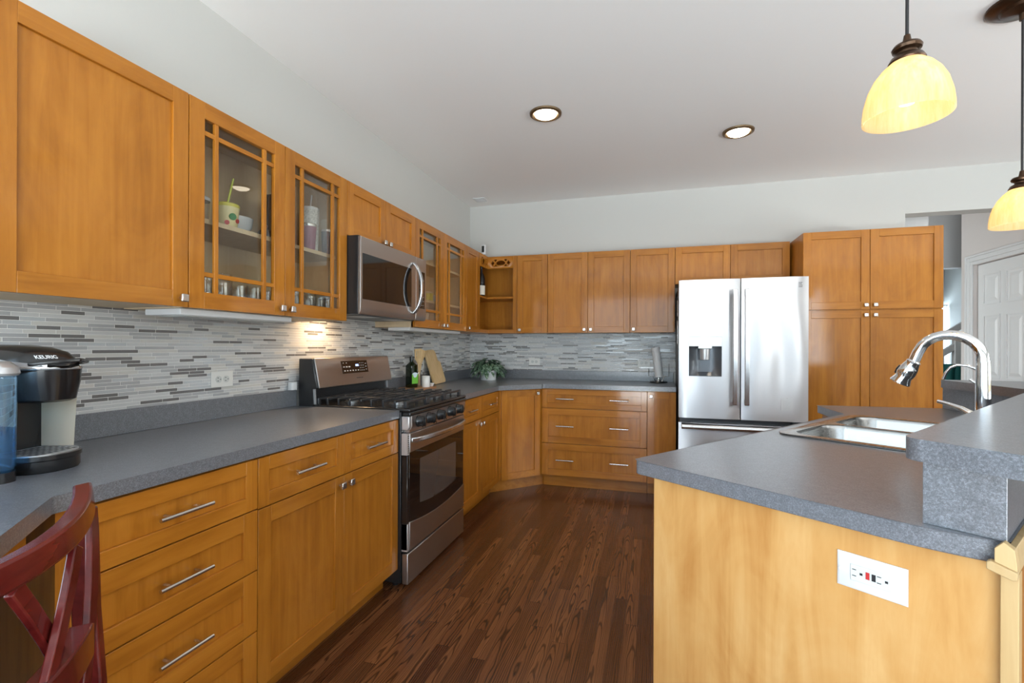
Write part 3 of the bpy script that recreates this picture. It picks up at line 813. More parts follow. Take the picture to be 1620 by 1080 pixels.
# vent row and oven door
b = MB().box(0.656, 0.688, YR0 + 0.03, YR1 - 0.004, 0.797, 0.8115, 0)
for k in range(4):
    yc = 2.36 + k * 0.14
    for q in range(2): b.box(0.688, 0.6888, yc + q * 0.03, yc + q * 0.03 + 0.014, 0.8005, 0.8085, 1)
b.build('vent_trim', ['steel_range', 'slot'], t, world=True)
YD0, YD1 = 2.2185, 2.9515
od = MB().box(0.657, 0.6885, YD0 + 0.002, YD1 - 0.002, 0.196, 0.79).build('oven_door', 'black_glass', t, 0.003, world=True)
MB().box(0.6565, 0.6925, YD0, YD1, 0.695, 0.793).build('top_band', 'steel_range', od, 0.003, world=True)
n = 20
arc = [(YD0 + (YD1 - YD0) * i / n, 0.338 - 0.032 * (1 - (2 * i / n - 1) ** 2)) for i in range(n + 1)]
b = MB().loft([[(x, y, z) for y, z in [(YD0, 0.192)] + arc + [(YD1, 0.192)]] for x in (0.66, 0.6925)]) if False else MB()
prof = arc + [(YD1, 0.192), (YD0, 0.192)]
b.loft([[(x, y, z) for y, z in prof] for x in (0.6565, 0.6925)]).build('bottom_band', 'steel_range', od, 0.0015, world=True)
wa, wb2 = 2.337, 2.822
prof = [(wa + (wb2 - wa) * i / n, 0.405 - 0.02 * (1 - (2 * i / n - 1) ** 2)) for i in range(n + 1)] + [(wb2, 0.641), (wa, 0.641)]
b = MB().loft([[(x, y, z) for y, z in prof] for x in (0.6880, 0.6890)]).build('oven_window', 'oven_window', od, world=True)
pts = [(0.6925 + 0.052 * (1 - (2 * i / 24 - 1) ** 2) ** 0.55, YD0 + 0.012 + (YD1 - YD0 - 0.024) * i / 24, 0.757) for i in range(25)]
MB().strip(pts, 0.026, 0.016, (0, 0, 1)).build('oven_handle', 'steel_h', od, 0.006, world=True, seg=3)
b = MB().box(0.657, 0.6905, YR0 + 0.004, YD0 - 0.003, 0.685, 0.795, 0)
for k in range(9): b.box(0.6905, 0.691, YR0 + 0.009, YD0 - 0.009, 0.694 + k * 0.0105, 0.699 + k * 0.0105, 1)
b.build('side_vent', ['silver_plastic', 'slot'], t, world=True)
MB().box(0.657, 0.69, YR0 + 0.006, YD0 - 0.003, 0.2, 0.68).build('side_strip', 'black_glass', t, 0.002, world=True)
MB().box(0.657, 0.6905, YR0 + 0.006, YD0 - 0.0005, 0.192, 0.334).build('corner_cap', 'silver_plastic', t, 0.002, world=True)
MB().box(0.657, 0.6915, YR0 + 0.01, YD1, 0.024, 0.180).build('storage_drawer', 'steel_range', t, 0.004, world=True)
# burners and grates
for (bx, by, br) in ((0.25, 2.36, 0.04), (0.54, 2.36, 0.048), (0.25, 2.79, 0.04), (0.54, 2.79, 0.052), (0.40, YM, 0.045)):
    MB().lathe([(br, 0), (br, 0.008), (br * 0.8, 0.01), (br * 0.8, 0.016), (br * 0.6, 0.019)], (bx, by, 0.9225), 20).build('burner', ['hob'], t, world=True)
    MB().lathe([(br * 0.78, 0), (br * 0.78, 0.006), (br * 0.6, 0.009)], (bx, by, 0.9385), 20).build('burner_cap', 'iron', t, world=True)
for (g0, g1) in ((2.215, 2.455), (2.462, 2.684), (2.691, 2.931)):
    b = MB(); zt = 0.958; w = 0.0065
    x0, x1 = 0.135, 0.665
    for xx in (x0, (x0 + x1) / 2, x1): b.box(xx - w, xx + w, g0, g1, zt - 0.012, zt)
    ym = (g0 + g1) / 2
    for xx in (0.195, 0.265, 0.335, 0.465, 0.535, 0.605):
        b.box(xx - 0.005, xx + 0.005, g0, g0 + 0.085, zt - 0.011, zt + 0.002).box(xx - 0.005, xx + 0.005, g1 - 0.085, g1, zt - 0.011, zt + 0.002)
        for yy in (g0, g1): b.strip([(xx, yy, zt), (xx, yy + (0.004 if yy == g0 else -0.004), 0.9225)], 0.01, 0.008, (1, 0, 0))
    b.box(x0, x1, ym - 0.004, ym + 0.004, zt - 0.010, zt + 0.001)
    for xx in (x0, x1):
        for yy in (g0 + w, g1 - w): b.box(xx - 0.009, xx + 0.009, yy - 0.009, yy + 0.009, 0.922, zt)
    b.build('grate', 'iron', t, 0.002, world=True)
# backguard
b = MB().loft([[(x, yy, z) for x, z in ((0.03, 0.90), (0.125, 0.90), (0.118, 1.008), (0.150, 1.010), (0.116, 1.171), (0.03, 1.171))] for yy in (YR0, YR1)])
bg = b.build('backguard', 'black_matte', t, 0.004, world=True)
b = MB().loft([[(x, yy, z) for x, z in ((0.148, 1.010), (0.156, 1.012), (0.122, 1.172), (0.112, 1.176), (0.098, 1.172))] for yy in (YR0 + 0.012, YR1 - 0.004)])
b.build('control_face', 'steel_range', bg, 0.002, world=True)
sl = (0.122 - 0.156) / (1.172 - 1.012)
onface = lambda z, d=0.0: 0.156 + (z - 1.012) * sl + d
YE, ZE = (2.423, 2.688), (1.078, 1.152)
b = MB().loft([[(onface(ZE[0], d), y, ZE[0]) for y in YE] + [(onface(ZE[1], d), y, ZE[1]) for y in YE[::-1]] for d in (-0.002, 0.0012)])
pnl = b.build('display_panel', 'black_glass', bg, world=True)
b = MB()
def mark(y, z, w, h, mi=0):
    b.loft([[(onface(z - h, d), y - w, z - h), (onface(z - h, d), y + w, z - h), (onface(z + h, d), y + w, z + h), (onface(z + h, d), y - w, z + h)] for d in (0.0008, 0.0018)], mi)
for k in range(6): mark(2.447 + k * 0.027, 1.094, 0.006, 0.003)
for k in range(2): mark(2.443 + k * 0.030, 1.140, 0.005, 0.0018)
for k in range(3): mark(2.445 + k * 0.026, 1.117, 0.008, 0.0035 if k else 0.0022)
for k in range(3):
    for q in range(4): mark(2.606 + k * 0.018, 1.092 + q * 0.015, 0.0025, 0.0022)
for q in range(3): mark(2.668, 1.096 + q * 0.018, 0.006, 0.0018)
b.build('key_legends', 'marks', pnl, world=True, smooth=False)
b = MB()
for k in range(3): mark(2.565 + k * 0.011, 1.124, 0.0032, 0.006)
b.build('clock_digits', 'led', pnl, world=True, smooth=False)
b = MB()
for k, w in enumerate((4, 3, 3, 4, 3, 3, 4)): mark(2.555 + k * 0.0095, 1.048, w * 0.001, 0.0024)
b.build('brand_mark', 'dark_grey', bg, world=True, smooth=False)
b = MB().loft([[(x, yy, z) for x, z in ((0.1235, 0.924), (0.133, 0.924), (0.128, 1.006), (0.1185, 1.006))] for yy in (YR0 + 0.006, YR0 + 0.016)])
b.loft([[(x, yy, z) for x, z in ((0.1235, 0.924), (0.133, 0.924), (0.128, 1.006), (0.1185, 1.006))] for yy in (YR1 - 0.018, YR1 - 0.010)])
b.build('side_trim', 'silver_plastic', bg, world=True)

# ------------------------------------------------------------------ microwave
YW0, YW1 = 2.2145, 2.9775
t = thing('microwave', 'stainless over the range microwave with curved handle under the short cabinet', 'microwave', (0.2, 2.6, 1.41))
MB().box(0.010, 0.3835, YW0 + 0.001, YW1 - 0.001, 1.412, 1.832).build('body', 'black_matte', t, 0.003, world=True)
md = MB().loft([[(x, yy, z) for x, z in ((0.3845, 1.412), (0.390, 1.412), (0.397, 1.424), (0.400, 1.45), (0.400, 1.825), (0.3845, 1.825))] for yy in (YW0, 2.832)]).build('door', 'steel_range', t, 0.0015, world=True)
MB().box(0.3995, 0.4010, 2.231, 2.772, 1.492, 1.738).build('door_window', 'black_glass', md, 0.004, world=True)
b = MB().loft([[(x, yy, z) for x, z in ((0.3845, 1.412), (0.390, 1.412), (0.397, 1.424), (0.400, 1.45), (0.400, 1.825), (0.3845, 1.825))] for yy in (2.834, YW1)])
cs = b.build('control_strip', 'steel_range', t, 0.0015, world=True)
kp = MB().box(0.3995, 0.4010, 2.872, 2.955, 1.492, 1.738).build('keypad', 'black_glass', cs, 0.003, world=True)
b = MB()
for q in range(7):
    for k in range(3): b.box(0.401, 0.4014, 2.886 + k * 0.022, 2.894 + k * 0.022, 1.512 + q * 0.028, 1.516 + q * 0.028)
b.build('key_legends', 'marks', kp, world=True, smooth=False)
pts = [(0.400 + 0.062 * (1 - (2 * i / 20 - 1) ** 2) ** 0.7, 2.797, 1.452 + 0.326 * i / 20) for i in range(21)]
MB().strip(pts, 0.030, 0.014, (0, 1, 0)).build('handle', 'steel_h', md, 0.005, world=True, seg=3)
b = MB().box(0.08, 0.35, YW0 + 0.08, YW1 - 0.08, 1.4095, 1.4125, 0)
for yy in (2.36, 2.70): b.box(0.22, 0.33, yy, yy + 0.16, 1.4085, 1.4096, 1)
b.build('underside_grille', ['dark_grey', 'silver_plastic'], t, world=True)
MB().box(0.09, 0.16, 2.30, 2.42, 1.4075, 1.4094).build('hood_lamp', 'hood_lamp', t, world=True)
hl = bpy.data.lights.new('hood_light', 'AREA'); hl.shape = 'RECTANGLE'; hl.size = 0.07; hl.size_y = 0.12; hl.energy = 2.2; hl.color = (1, 0.66, 0.36)
ho = bpy.data.objects.new('hood_light', hl); COL.objects.link(ho); ho.parent = t; ho.location = (0.125 - 0.2, 2.36 - 2.6, 1.4065 - 1.41)

# ------------------------------------------------------------------ fridge
FX0, FX1, FXM, FY = 2.080, 2.9835, 2.5263, 4.0036
t = thing('refrigerator', 'stainless french door refrigerator with ice dispenser beside the tall pantry', 'refrigerator', (FXM, 4.4, 0))
MB().box(FX0 + 0.008, FX1 - 0.008, FY + 0.085, 4.78, 0.02, 1.745).build('cabinet_body', 'fridge_side', t, 0.004, world=True)
MB().box(FX0 + 0.03, FX1 - 0.03, FY + 0.06, FY + 0.085, 0.012, 0.045).build('kick_grille', 'dark_grey', t, world=True)


def convex_door(x0, x1, z0, z1, bulge=0.012, depth=0.07):
    b = MB(); n = 16; ring = []
    for i in range(n + 1):
        s = i / n
        ring.append((x0 + (x1 - x0) * s, FY + bulge * (2 * s - 1) ** 4))
    ring += [(x1, FY + depth), (x0, FY + depth)]
    return b.prism(ring, z0, z1)


ld = convex_door(FX0, FXM - 0.004, 0.690, 1.768).build('left_door', 'steel_fridge', t, world=True)
boolean(ld, MB().box(2.1545, 2.3925, FY - 0.05, FY + 0.055, 1.016, 1.249).build('cutter', 'slot', t, world=True, smooth=False))
for p in ld.data.polygons: p.use_smooth = True
ld.data.set_sharp_from_angle(angle=radians(30))
rd = convex_door(FXM + 0.004, FX1, 0.690, 1.768).build('right_door', 'steel_fridge', t, world=True)
fd = convex_door(FX0, FX1, 0.06, 0.652).build('freezer_drawer', 'steel_fridge', t, world=True)
b = MB().loft([[(xx, FY + y, z) for y, z in ((0.004, 0.60), (-0.030, 0.606), (-0.036, 0.622), (-0.030, 0.640), (0.01, 0.652))] for xx in (FX0 + 0.02, FX1 - 0.02)])
b.build('freezer_handle', 'steel_h', fd, 0.003, world=True)
for (xx, w) in ((FX0 + 0.05, 0.04), (FX1 - 0.05, 0.05)): MB().box(xx - w, xx + w, FY + 0.02, FY + 0.07, 0.655, 0.687).build('hinge_bracket', 'dark_grey', t, world=True)
MB().box(FX0 + 0.01, FX1 - 0.01, FY + 0.055, FY + 0.084, 0.06, 1.75).build('door_gasket', 'dark_grey', t, world=True)
for xx in (FX0 + 0.02, FX1 - 0.10): MB().box(xx, xx + 0.08, FY + 0.03, FY + 0.16, 1.747, 1.772).build('hinge_cover', 'dark_grey', t, 0.004, world=True)
for dpar, xx in ((ld, 2.4795), (rd, 2.5615)):
    pts = [(xx, FY - 0.050 - 0.012 * (1 - (2 * i / 14 - 1) ** 2), 0.806 + 0.876 * i / 14) for i in range(15)]
    b = MB().strip(pts, 0.034, 0.014, (1, 0, 0))
    for z in (0.83, 1.655): b.box(xx - 0.012, xx + 0.012, FY - 0.05, FY + 0.004, z - 0.016, z + 0.016)
    b.build('door_handle', 'steel_h', dpar, 0.004, world=True)
# dispenser
b = MB()
rings = []
for z in (1.017, 1.05, 1.10, 1.249):
    rings.append([(2.1548 + (2.3922 - 2.1548) * i / 16, FY + 0.006 + 0.046 * (1 - (2 * i / 16 - 1) ** 4) - (0.028 if z < 1.03 else 0) * (1 - (2 * i / 16 - 1) ** 4), z) for i in range(17)])
b.loft(rings, 0, False, False, closed=False)
b.box(2.1548, 2.3922, FY + 0.001, FY + 0.052, 1.0165, 1.0195)
b.build('dispenser_recess', 'disp', ld, world=True)
dp = MB().box(2.1535, 2.3935, FY - 0.0035, FY + 0.002, 1.2495, 1.324).build('dispenser_panel', 'silver_plastic', ld, 0.002, world=True)
b = MB()
for q in range(2):
    for k in range(3): b.box(2.170 + k * 0.013, 2.178 + k * 0.013, FY - 0.0042, FY - 0.0035, 1.268 + q * 0.024, 1.273 + q * 0.024)
    b.box(2.345, 2.353, FY - 0.0042, FY - 0.0035, 1.268 + q * 0.024, 1.275 + q * 0.024)
b.build('dispenser_keys', 'white', ld, world=True, smooth=False)
b = MB().box(2.222, 2.322, FY - 0.004, FY + 0.03, 1.232, 1.262).lathe([(0.036, 0), (0.040, 0.085)], (2.272, FY + 0.020, 1.145), 18)
b.build('dispenser_chute', 'silver_plastic', ld, 0.002, world=True)
b = MB()
for q, w in ((0, 0.016), (1, 0.017), (2, 0.012), (3, 0.015)): b.box(2.9245 - w, 2.9245 + w, FY + 0.003, FY + 0.0075, 1.690 + q * 0.0105, 1.694 + q * 0.0105)
b.build('badge', 'dark_grey', rd, world=True, smooth=False)
b = MB().prism([(2.800, 0.775), (2.882, 0.775), (2.882, 0.855), (2.862, 0.872), (2.820, 0.872), (2.800, 0.855)], 0, 0.003, 0, Matrix.Translation((0, FY + 0.0005, 0)) @ Matrix.Rotation(radians(90), 4, 'X'))
nt = thing('fridge_note', 'small white tag shaped note low on the right fridge door', 'note', (2.841, FY, 0.775))
b.build('note_sheet', 'white', nt, world=True)
b = MB()
for q in range(7): b.box(2.81, 2.81 + R.uniform(0.035, 0.06), FY - 0.0031, FY - 0.0026, 0.786 + q * 0.0095, 0.7875 + q * 0.0095)
b.box(2.838, 2.844, FY - 0.0031, FY - 0.0026, 0.862, 0.868)
b.build('handwriting', 'marks', nt, world=True, smooth=False)
tag(MB().lathe([(0.028, 0), (0.028, 0.010), (0.022, 0.016)], (2.66, 4.12, 1.7455), 16).build('fridge_top_cap', 'cream'), 'small pale round cap lying on top of the fridge', 'cap')
hk = thing('hanging_rack', 'thin wire rack hanging on the left side of the fridge', 'rack', (2.075, 4.12, 1.3))
MB().tube([(2.0800, 4.12, 1.66), (2.073, 4.10, 1.62), (2.073, 4.10, 1.27), (2.078, 4.10, 1.26)], 0.0035).build('rail', 'nickel', hk, world=True)
for zz in (1.46, 1.62): MB().tube([(2.0820, 4.13, zz), (2.070, 4.10, zz), (2.070, 4.095, zz + 0.03)], 0.005).build('hook', 'black', hk, world=True)

# ------------------------------------------------------------------ island (local x = across U2, local y = along U1)
IR = -ISL_TH
def isl(a, b): return P0 + U1 * a + U2 * b
TI = Matrix.Translation(P0) @ Matrix.Rotation(IR, 4, 'Z')
XW = 3.395      # far bump wall face
aj = (XW - P0.x - U2.x * 0.646) / U1.x
J = isl(aj, 0.646)
P1 = isl(1.5909, 0); YE_ = 3.125
def L2(a, b): q = isl(a, b); return (q.x, q.y)
top = [L2(0.014 - 0.014 * cos(radians(k * 15)), 0.014 - 0.014 * sin(radians(k * 15))) for k in range(7)][::1] + [(2.7825, P1.y), (2.7825, 3.112), (3.395, 3.165), (3.395 + 0.11, 3.165)]
aj2 = (XW + 0.11 - P0.x - U2.x * 0.757) / U1.x
top += [L2(aj2, 0.757), L2(0.030, 0.757)] + [L2(0.0255 * ((b_ - 0.60) / 0.154) ** 2, b_) for b_ in [0.754 - 0.0154 * k for k in range(11)]]
t = thing('island_countertop', 'grey laminate island worktop around the sink', 'countertop', tuple(P0) [:2] + (0.876,), IR)
ic = MB().prism(top, 0.873, ZCT).build('worktop', 'counter', t, 0, world=True)
SA0, SA1, SB0, SB1 = 0.765, 1.585, 0.05, 0.605
boolean(ic, MB().prism(rrect(SB0 + 0.02, SB1 - 0.075, SA0 + 0.02, SA1 - 0.02, 0.05), -0.1, 0.2).build('cutter', 'slot', t, smooth=False))
bv = ic.modifiers.new('edge', 'BEVEL'); bv.width = 0.004; bv.segments = 3; bv.limit_method = 'ANGLE'; bv.angle_limit = radians(50)

t = thing('island_cabinet', 'maple island base with end panel coloured as window lit, holding the outlet', 'cabinet', tuple(P0), IR)
b = MB().box(0.045, 0.7495, 0.03, 0.048, 0.0, 0.872, 0)
b.build('end_panel', 'maple_lit', t, 0.001)
Pi = lambda a, b_: L2(a, b_)
MB().prism([L2(1.574, 0.046), L2(1.5909, 0.044), (2.803, 2.739), (2.826, 2.739), (2.826, 2.78), L2(1.574, 0.10)], 0.1, 0.86).build('corner_stile', 'maple_v', t, world=True)
body = [L2(0.049, 0.066), L2(1.61, 0.066), (2.825, 2.75), (2.825, 3.09), (3.39, 3.12)]
ajm = (3.39 - P0.x - U2.x * 0.64) / U1.x
body += [L2(ajm, 0.64), L2(0.049, 0.64)]
MB().prism(body, 0.1, 0.66).build('carcass', 'maple_v', t, world=True, smooth=False)
MB().prism([L2(0.049, 0.045), L2(0.70, 0.045), L2(0.70, 0.07), L2(0.049, 0.07)], 0.0, 0.872).build('front_stile', 'maple_v', t, world=True)
MB().prism([(2.803, 2.74), (2.826, 2.74), (2.826, 3.095), (2.803, 3.095)], 0.1, 0.86).build('side_front', 'maple_v', t, world=True)
TIF = Matrix.Rotation(radians(90), 4, 'Z') @ Matrix.Scale(-1, 4, (1, 0, 0)) if False else None
for (a0, a1) in ((0.07, 0.46), (0.465, 0.855), (0.86, 1.22), (1.225, 1.57)):
    b = MB(); fw = 0.056; T2 = Matrix(((0, 1, 0, 0.045), (1, 0, 0, 0), (0, 0, 1, 0), (0, 0, 0, 1)))
    if a0 < 0.1: a0 = 0.075
    shaker(b, a0, a1, 0.106, 0.86, 0, fw); b.bm.transform(T2)
    if a0 > 0.3 or True:
        d = b.build('door', ['maple_v', 'maple_h'], t, 0.0012)
        kx = a1 - 0.03
        kb = MB().tube([(0.045, kx, 0.82), (0.029, kx, 0.82)], 0.006).box(0.019, 0.031, kx - 0.0135, kx + 0.0135, 0.8065, 0.8335)
        kb.build('knob', 'nickel', d, 0.003)
# knee wall behind the worktop, clad in laminate
kw = [L2(0.022, 0.646), (J.x, J.y), (XW, 3.165), (XW + 0.111, 3.165), L2(aj2, 0.757), L2(0.022, 0.757)]
MB().prism(kw, 0.9145, 1.032).build('splash_wall', 'counter', t, 0.001, world=True, smooth=False)
kw2 = [L2(0.049, 0.642), (J.x - 0.004, J.y), (XW - 0.004, 3.15), (XW + 0.111, 3.15), L2(aj2, 0.757), L2(0.049, 0.757)]
MB().prism(kw2, 0.0, 0.872).build('knee_wall', 'hall', t, world=True, smooth=False)
# outer cladding, post and chair rail
MB().box(0.750, 0.772, 0.012, 0.045, 0.0, 0.866).build('corner_post', 'maple_raw', t, 0.001)
MB().box(0.758, 0.768, 0.045, 1.8, 0.0, 0.862).build('outer_panel', 'maple_v', t)
b = MB().loft([[(x, a, z) for x, z in ((0.744, 0.874), (0.744, 0.905), (0.755, 0.918), (0.768, 0.908), (0.771, 0.880), (0.771, 0.866), (0.757, 0.866), (0.757, 0.874))] for a in (0.003, 0.0205)])
b.loft([[(x, a, z) for x, z in ((0.759, 0.866), (0.759, 0.910), (0.768, 0.908), (0.771, 0.880), (0.771, 0.866))] for a in (0.0206, 1.9)])
b.build('chair_rail', 'maple_raw', t, 0.001)
MB().loft([[(x, a, z) for x, z in ((0.735, 0.869), (0.735, 0.881), (0.740, 0.884), (0.772, 0.874), (0.772, 0.862), (0.767, 0.859))] for a in (-0.004, 0.012)]).build('rail_bracket', 'maple_raw', t, 0.0015)

t = thing('raised_bar_top', 'grey laminate raised bar top along the back of the island', 'countertop', tuple(P0)[:2] + (1.03,), IR)
ajb = (3.355 - P0.x - U2.x * 0.622) / U1.x; ajo = (3.80 - P0.x - U2.x * 1.05) / U1.x
bar = [L2(0.030 - 0.038 * cos(radians(k * 12.86)), 0.658 - 0.038 * sin(radians(k * 12.86))) for k in range(8)] + [L2(ajb, 0.622), (3.355, 3.10), (3.80, 3.10), L2(ajo, 1.05), L2(-0.10, 1.05)] + [L2(-0.008 - 0.092 * ((b_ - 0.658) / 0.392) ** 0.85, b_) for b_ in [1.0 - 0.034 * k for k in range(10)]]
MB().prism(bar, 1.0325, 1.073).build('bar_slab', 'counter', t, 0.004, world=True, seg=3)

# GFCI outlet on the island end
t = thing('wall_outlet', 'white outlet with red and black buttons on the island end panel', 'outlet', tuple(isl(0.03, 0.565)) [:2] + (0.781,), IR)
Zc_ = 0.781
b = MB(); bx0, bx1, bz0, bz1 = 0.506, 0.624, 0.7455, 0.8165
ring = lambda o, a: [(bx0 + o, a, bz0 + o), (bx1 - o, a, bz0 + o), (bx1 - o, a, bz1 - o), (bx0 + o, a, bz1 - o)]
b.loft([ring(0, 0.0298), ring(0, 0.0275), ring(0.006, 0.0235)]); b.bm.transform(TI)
b.build('cover_plate', 'white', t, world=True)
b = MB().box(0.531, 0.599, 0.0215, 0.0245, 0.7645, 0.7975); b.bm.transform(TI); rc = b.build('receptacle', 'offwhite', t, 0.001, world=True)
for cx in (0.538, 0.580):
    b = MB().box(cx - 0.0035, cx + 0.0035, 0.0210, 0.0216, 0.787, 0.7885).box(cx - 0.0035, cx + 0.0035, 0.0210, 0.0216, 0.7745, 0.776)
    b.box(cx + 0.0095, cx + 0.0145, 0.0210, 0.0216, 0.7795, 0.784)
    b.bm.transform(TI); b.build('plug_slots', 'slot', rc, world=True, smooth=False)
b = MB().box(0.5578, 0.5642, 0.0205, 0.0216, 0.7755, 0.7895); b.bm.transform(TI); b.build('test_button', 'red', rc, world=True)
b = MB().box(0.5680, 0.5744, 0.0205, 0.0216, 0.7755, 0.7890); b.bm.transform(TI); b.build('reset_button', 'slot', rc, world=True)
for cx in (0.513, 0.617):
    b = MB().tube([(cx, 0.0240, 0.781), (cx, 0.0228, 0.781)], 0.003)
    b.bm.transform(TI); b.build('screw', 'white', t, world=True)

# sink
t = thing('kitchen_sink', 'double bowl stainless sink set into the island worktop', 'sink', tuple(isl(1.175, 0.33))[:2] + (0.914,), IR)
rim = MB().prism(rrect(SB0, SB1, SA0, SA1, 0.045, 8), ZCT + 0.0002, ZCT + 0.0065); rim.bm.transform(TI); rim = rim.build('rim', 'steel_sink', t, world=True)
am = (SA0 + SA1) / 2
bowls = ((SA0 + 0.035, am - 0.014), (am + 0.014, SA1 - 0.035))
for (a0, a1) in bowls:
    cb = MB().prism(rrect(SB0 + 0.035, SB1 - 0.10, a0, a1, 0.07, 8), 0.85, 1.0); cb.bm.transform(TI)
    boolean(rim, cb.build('cutter', 'slot', t, world=True, smooth=False))
bv = rim.modifiers.new('edge', 'BEVEL'); bv.width = 0.0025; bv.segments = 3; bv.limit_method = 'ANGLE'; bv.angle_limit = radians(50)
for (a0, a1) in bowls:
    b = MB(); rings = []
    for o, z, r in ((-0.001, 0.919, 0.071), (0.004, 0.905, 0.07), (0.012, 0.76, 0.065), (0.022, 0.735, 0.06), (0.05, 0.722, 0.05), (0.10, 0.718, 0.03)):
        rings.append([(x, y, z) for x, y in rrect(SB0 + 0.035 + o, SB1 - 0.10 - o, a0 + o, a1 - o, r, 8)])
    b.loft(rings, 0, False, True); b.bm.transform(TI); bo = b.build('bowl', 'steel_sink', t, world=True)
    b = MB().lathe([(0.045, 0), (0.042, 0.004), (0.03, 0.002)], ((SB0 + SB1 - 0.065) / 2, (a0 + a1) / 2, 0.7185), 20); b.bm.transform(TI); b.build('drain', 'chrome', bo, world=True)
# faucet
def faucet_pts(a):
    pts = [(0.575, a, 0.925), (0.575, a, 1.10), (0.575, a, 1.19)]
    cx, cz, r = 0.489, 1.200, 0.086
    for i in range(1, 11): th = pi * 0.80 * i / 10; pts.append((cx + r * cos(th), a, cz + r * 1.0 * sin(th)))
    pts.append((0.407, a, 1.225))
    return pts
FA = 1.06
t = thing('kitchen_faucet', 'chrome gooseneck pull down faucet behind the sink', 'faucet', tuple(isl(FA, 0.575))[:2] + (0.914,), IR)
fp = faucet_pts(FA)
e = Vector(fp[-1]); dn = (Vector(fp[-1]) - Vector(fp[-2])).normalized(); dn = Vector((-0.46, 0, -0.89)).normalized()
e2 = Vector((0.397, FA, 1.196))
b = MB().tube(fp + [tuple(e2)], [0.021, 0.0195, 0.0185] + [0.0165] * 12, 18); b.bm.transform(TI); b.build('spout', 'chrome', t, world=True)
b = MB().lathe([(0.030, 0), (0.030, 0.006), (0.022, 0.012)], (0.575, FA, 0.9210), 24); b.bm.transform(TI); b.build('base_ring', 'chrome', t, world=True)
hd = [e2 + dn * s for s in (0.0, 0.005, 0.009, 0.030, 0.052, 0.070, 0.088, 0.092)]
b = MB().tube([tuple(p) for p in hd], [0.0165, 0.0220, 0.0205, 0.0265, 0.0290, 0.0250, 0.0315, 0.031], 20); b.bm.transform(TI); sh = b.build('spray_head', 'chrome', t, world=True)
pc = e2 + dn * 0.044 + Vector((-0.0255, 0, 0.006))
b = MB().tube([tuple(pc - dn * 0.016), tuple(pc), tuple(pc + dn * 0.016)], [0.006, 0.009, 0.006], 10); b.bm.transform(TI); b.build('spray_button', 'black', sh, world=True)
b = MB().tube([(0.575, FA, 1.005), (0.560, FA - 0.004, 1.012), (0.52, FA + 0.010, 1.036), (0.485, FA + 0.02, 1.047), (0.455, FA + 0.03, 1.0535)], [0.015, 0.014, 0.0085, 0.0065, 0.006], 12); b.bm.transform(TI); b.build('lever_handle', 'chrome', t, world=True)
# filter tap
t = thing('filter_tap', 'slim chrome drinking water tap beside the main faucet', 'faucet', tuple(isl(1.655, 0.50))[:2] + (0.914,), IR)
fa = 1.655
pts = [(0.50, fa, 0.915), (0.498, fa, 1.05), (0.487, fa, 1.12), (0.467, fa, 1.152), (0.44, fa, 1.166), (0.407, fa, 1.169), (0.385, fa, 1.157), (0.371, fa, 1.135), (0.361, fa, 1.105)]
b = MB().tube(pts, 0.0058, 12); b.bm.transform(TI); b.build('spout', 'chrome', t, world=True)
b = MB().lathe([(0.02, 0), (0.02, 0.01), (0.012, 0.02), (0.012, 0.07), (0.009, 0.08)], (0.50, fa, 0.9142), 18); b.bm.transform(TI); b.build('base', 'chrome', t, world=True)
b = MB().tube([(0.498, fa, 1.085), (0.470, fa, 1.09), (0.447, fa, 1.108)], [0.008, 0.006, 0.005], 10); b.bm.transform(TI); b.build('lever', 'chrome', t, world=True)

# ------------------------------------------------------------------ ceiling lights
def recessed(x, y, label):
    t = thing('recessed_light', label, 'ceiling light', (x, y, ZC), 0, 'recessed ceiling lights')
    MB().lathe([(0.102, -0.0005), (0.100, -0.010), (0.086, -0.016), (0.072, -0.006), (0.070, -0.0005)], n=36, caps=(False, False)).build('trim_ring', 'bronze_trim', t)
    MB().lathe([(0.071, -0.003), (0.068, -0.014), (0.05, -0.024), (0.0, -0.028)], n=36, caps=(True, False)).build('lens', 'lens', t)
    l = bpy.data.lights.new('recessed_lamp', 'SPOT'); l.energy = 12; l.color = (1, 0.83, 0.62); l.spot_size = radians(135); l.spot_blend = 0.6; l.shadow_soft_size = 0.06
    o = bpy.data.objects.new('recessed_lamp', l); COL.objects.link(o); o.parent = t; o.location = (0, 0, -0.045)
    return t


recessed(1.222, 3.005, 'round bronze trimmed recessed light nearer the range')
recessed(2.444, 3.62, 'round bronze trimmed recessed light in front of the fridge')


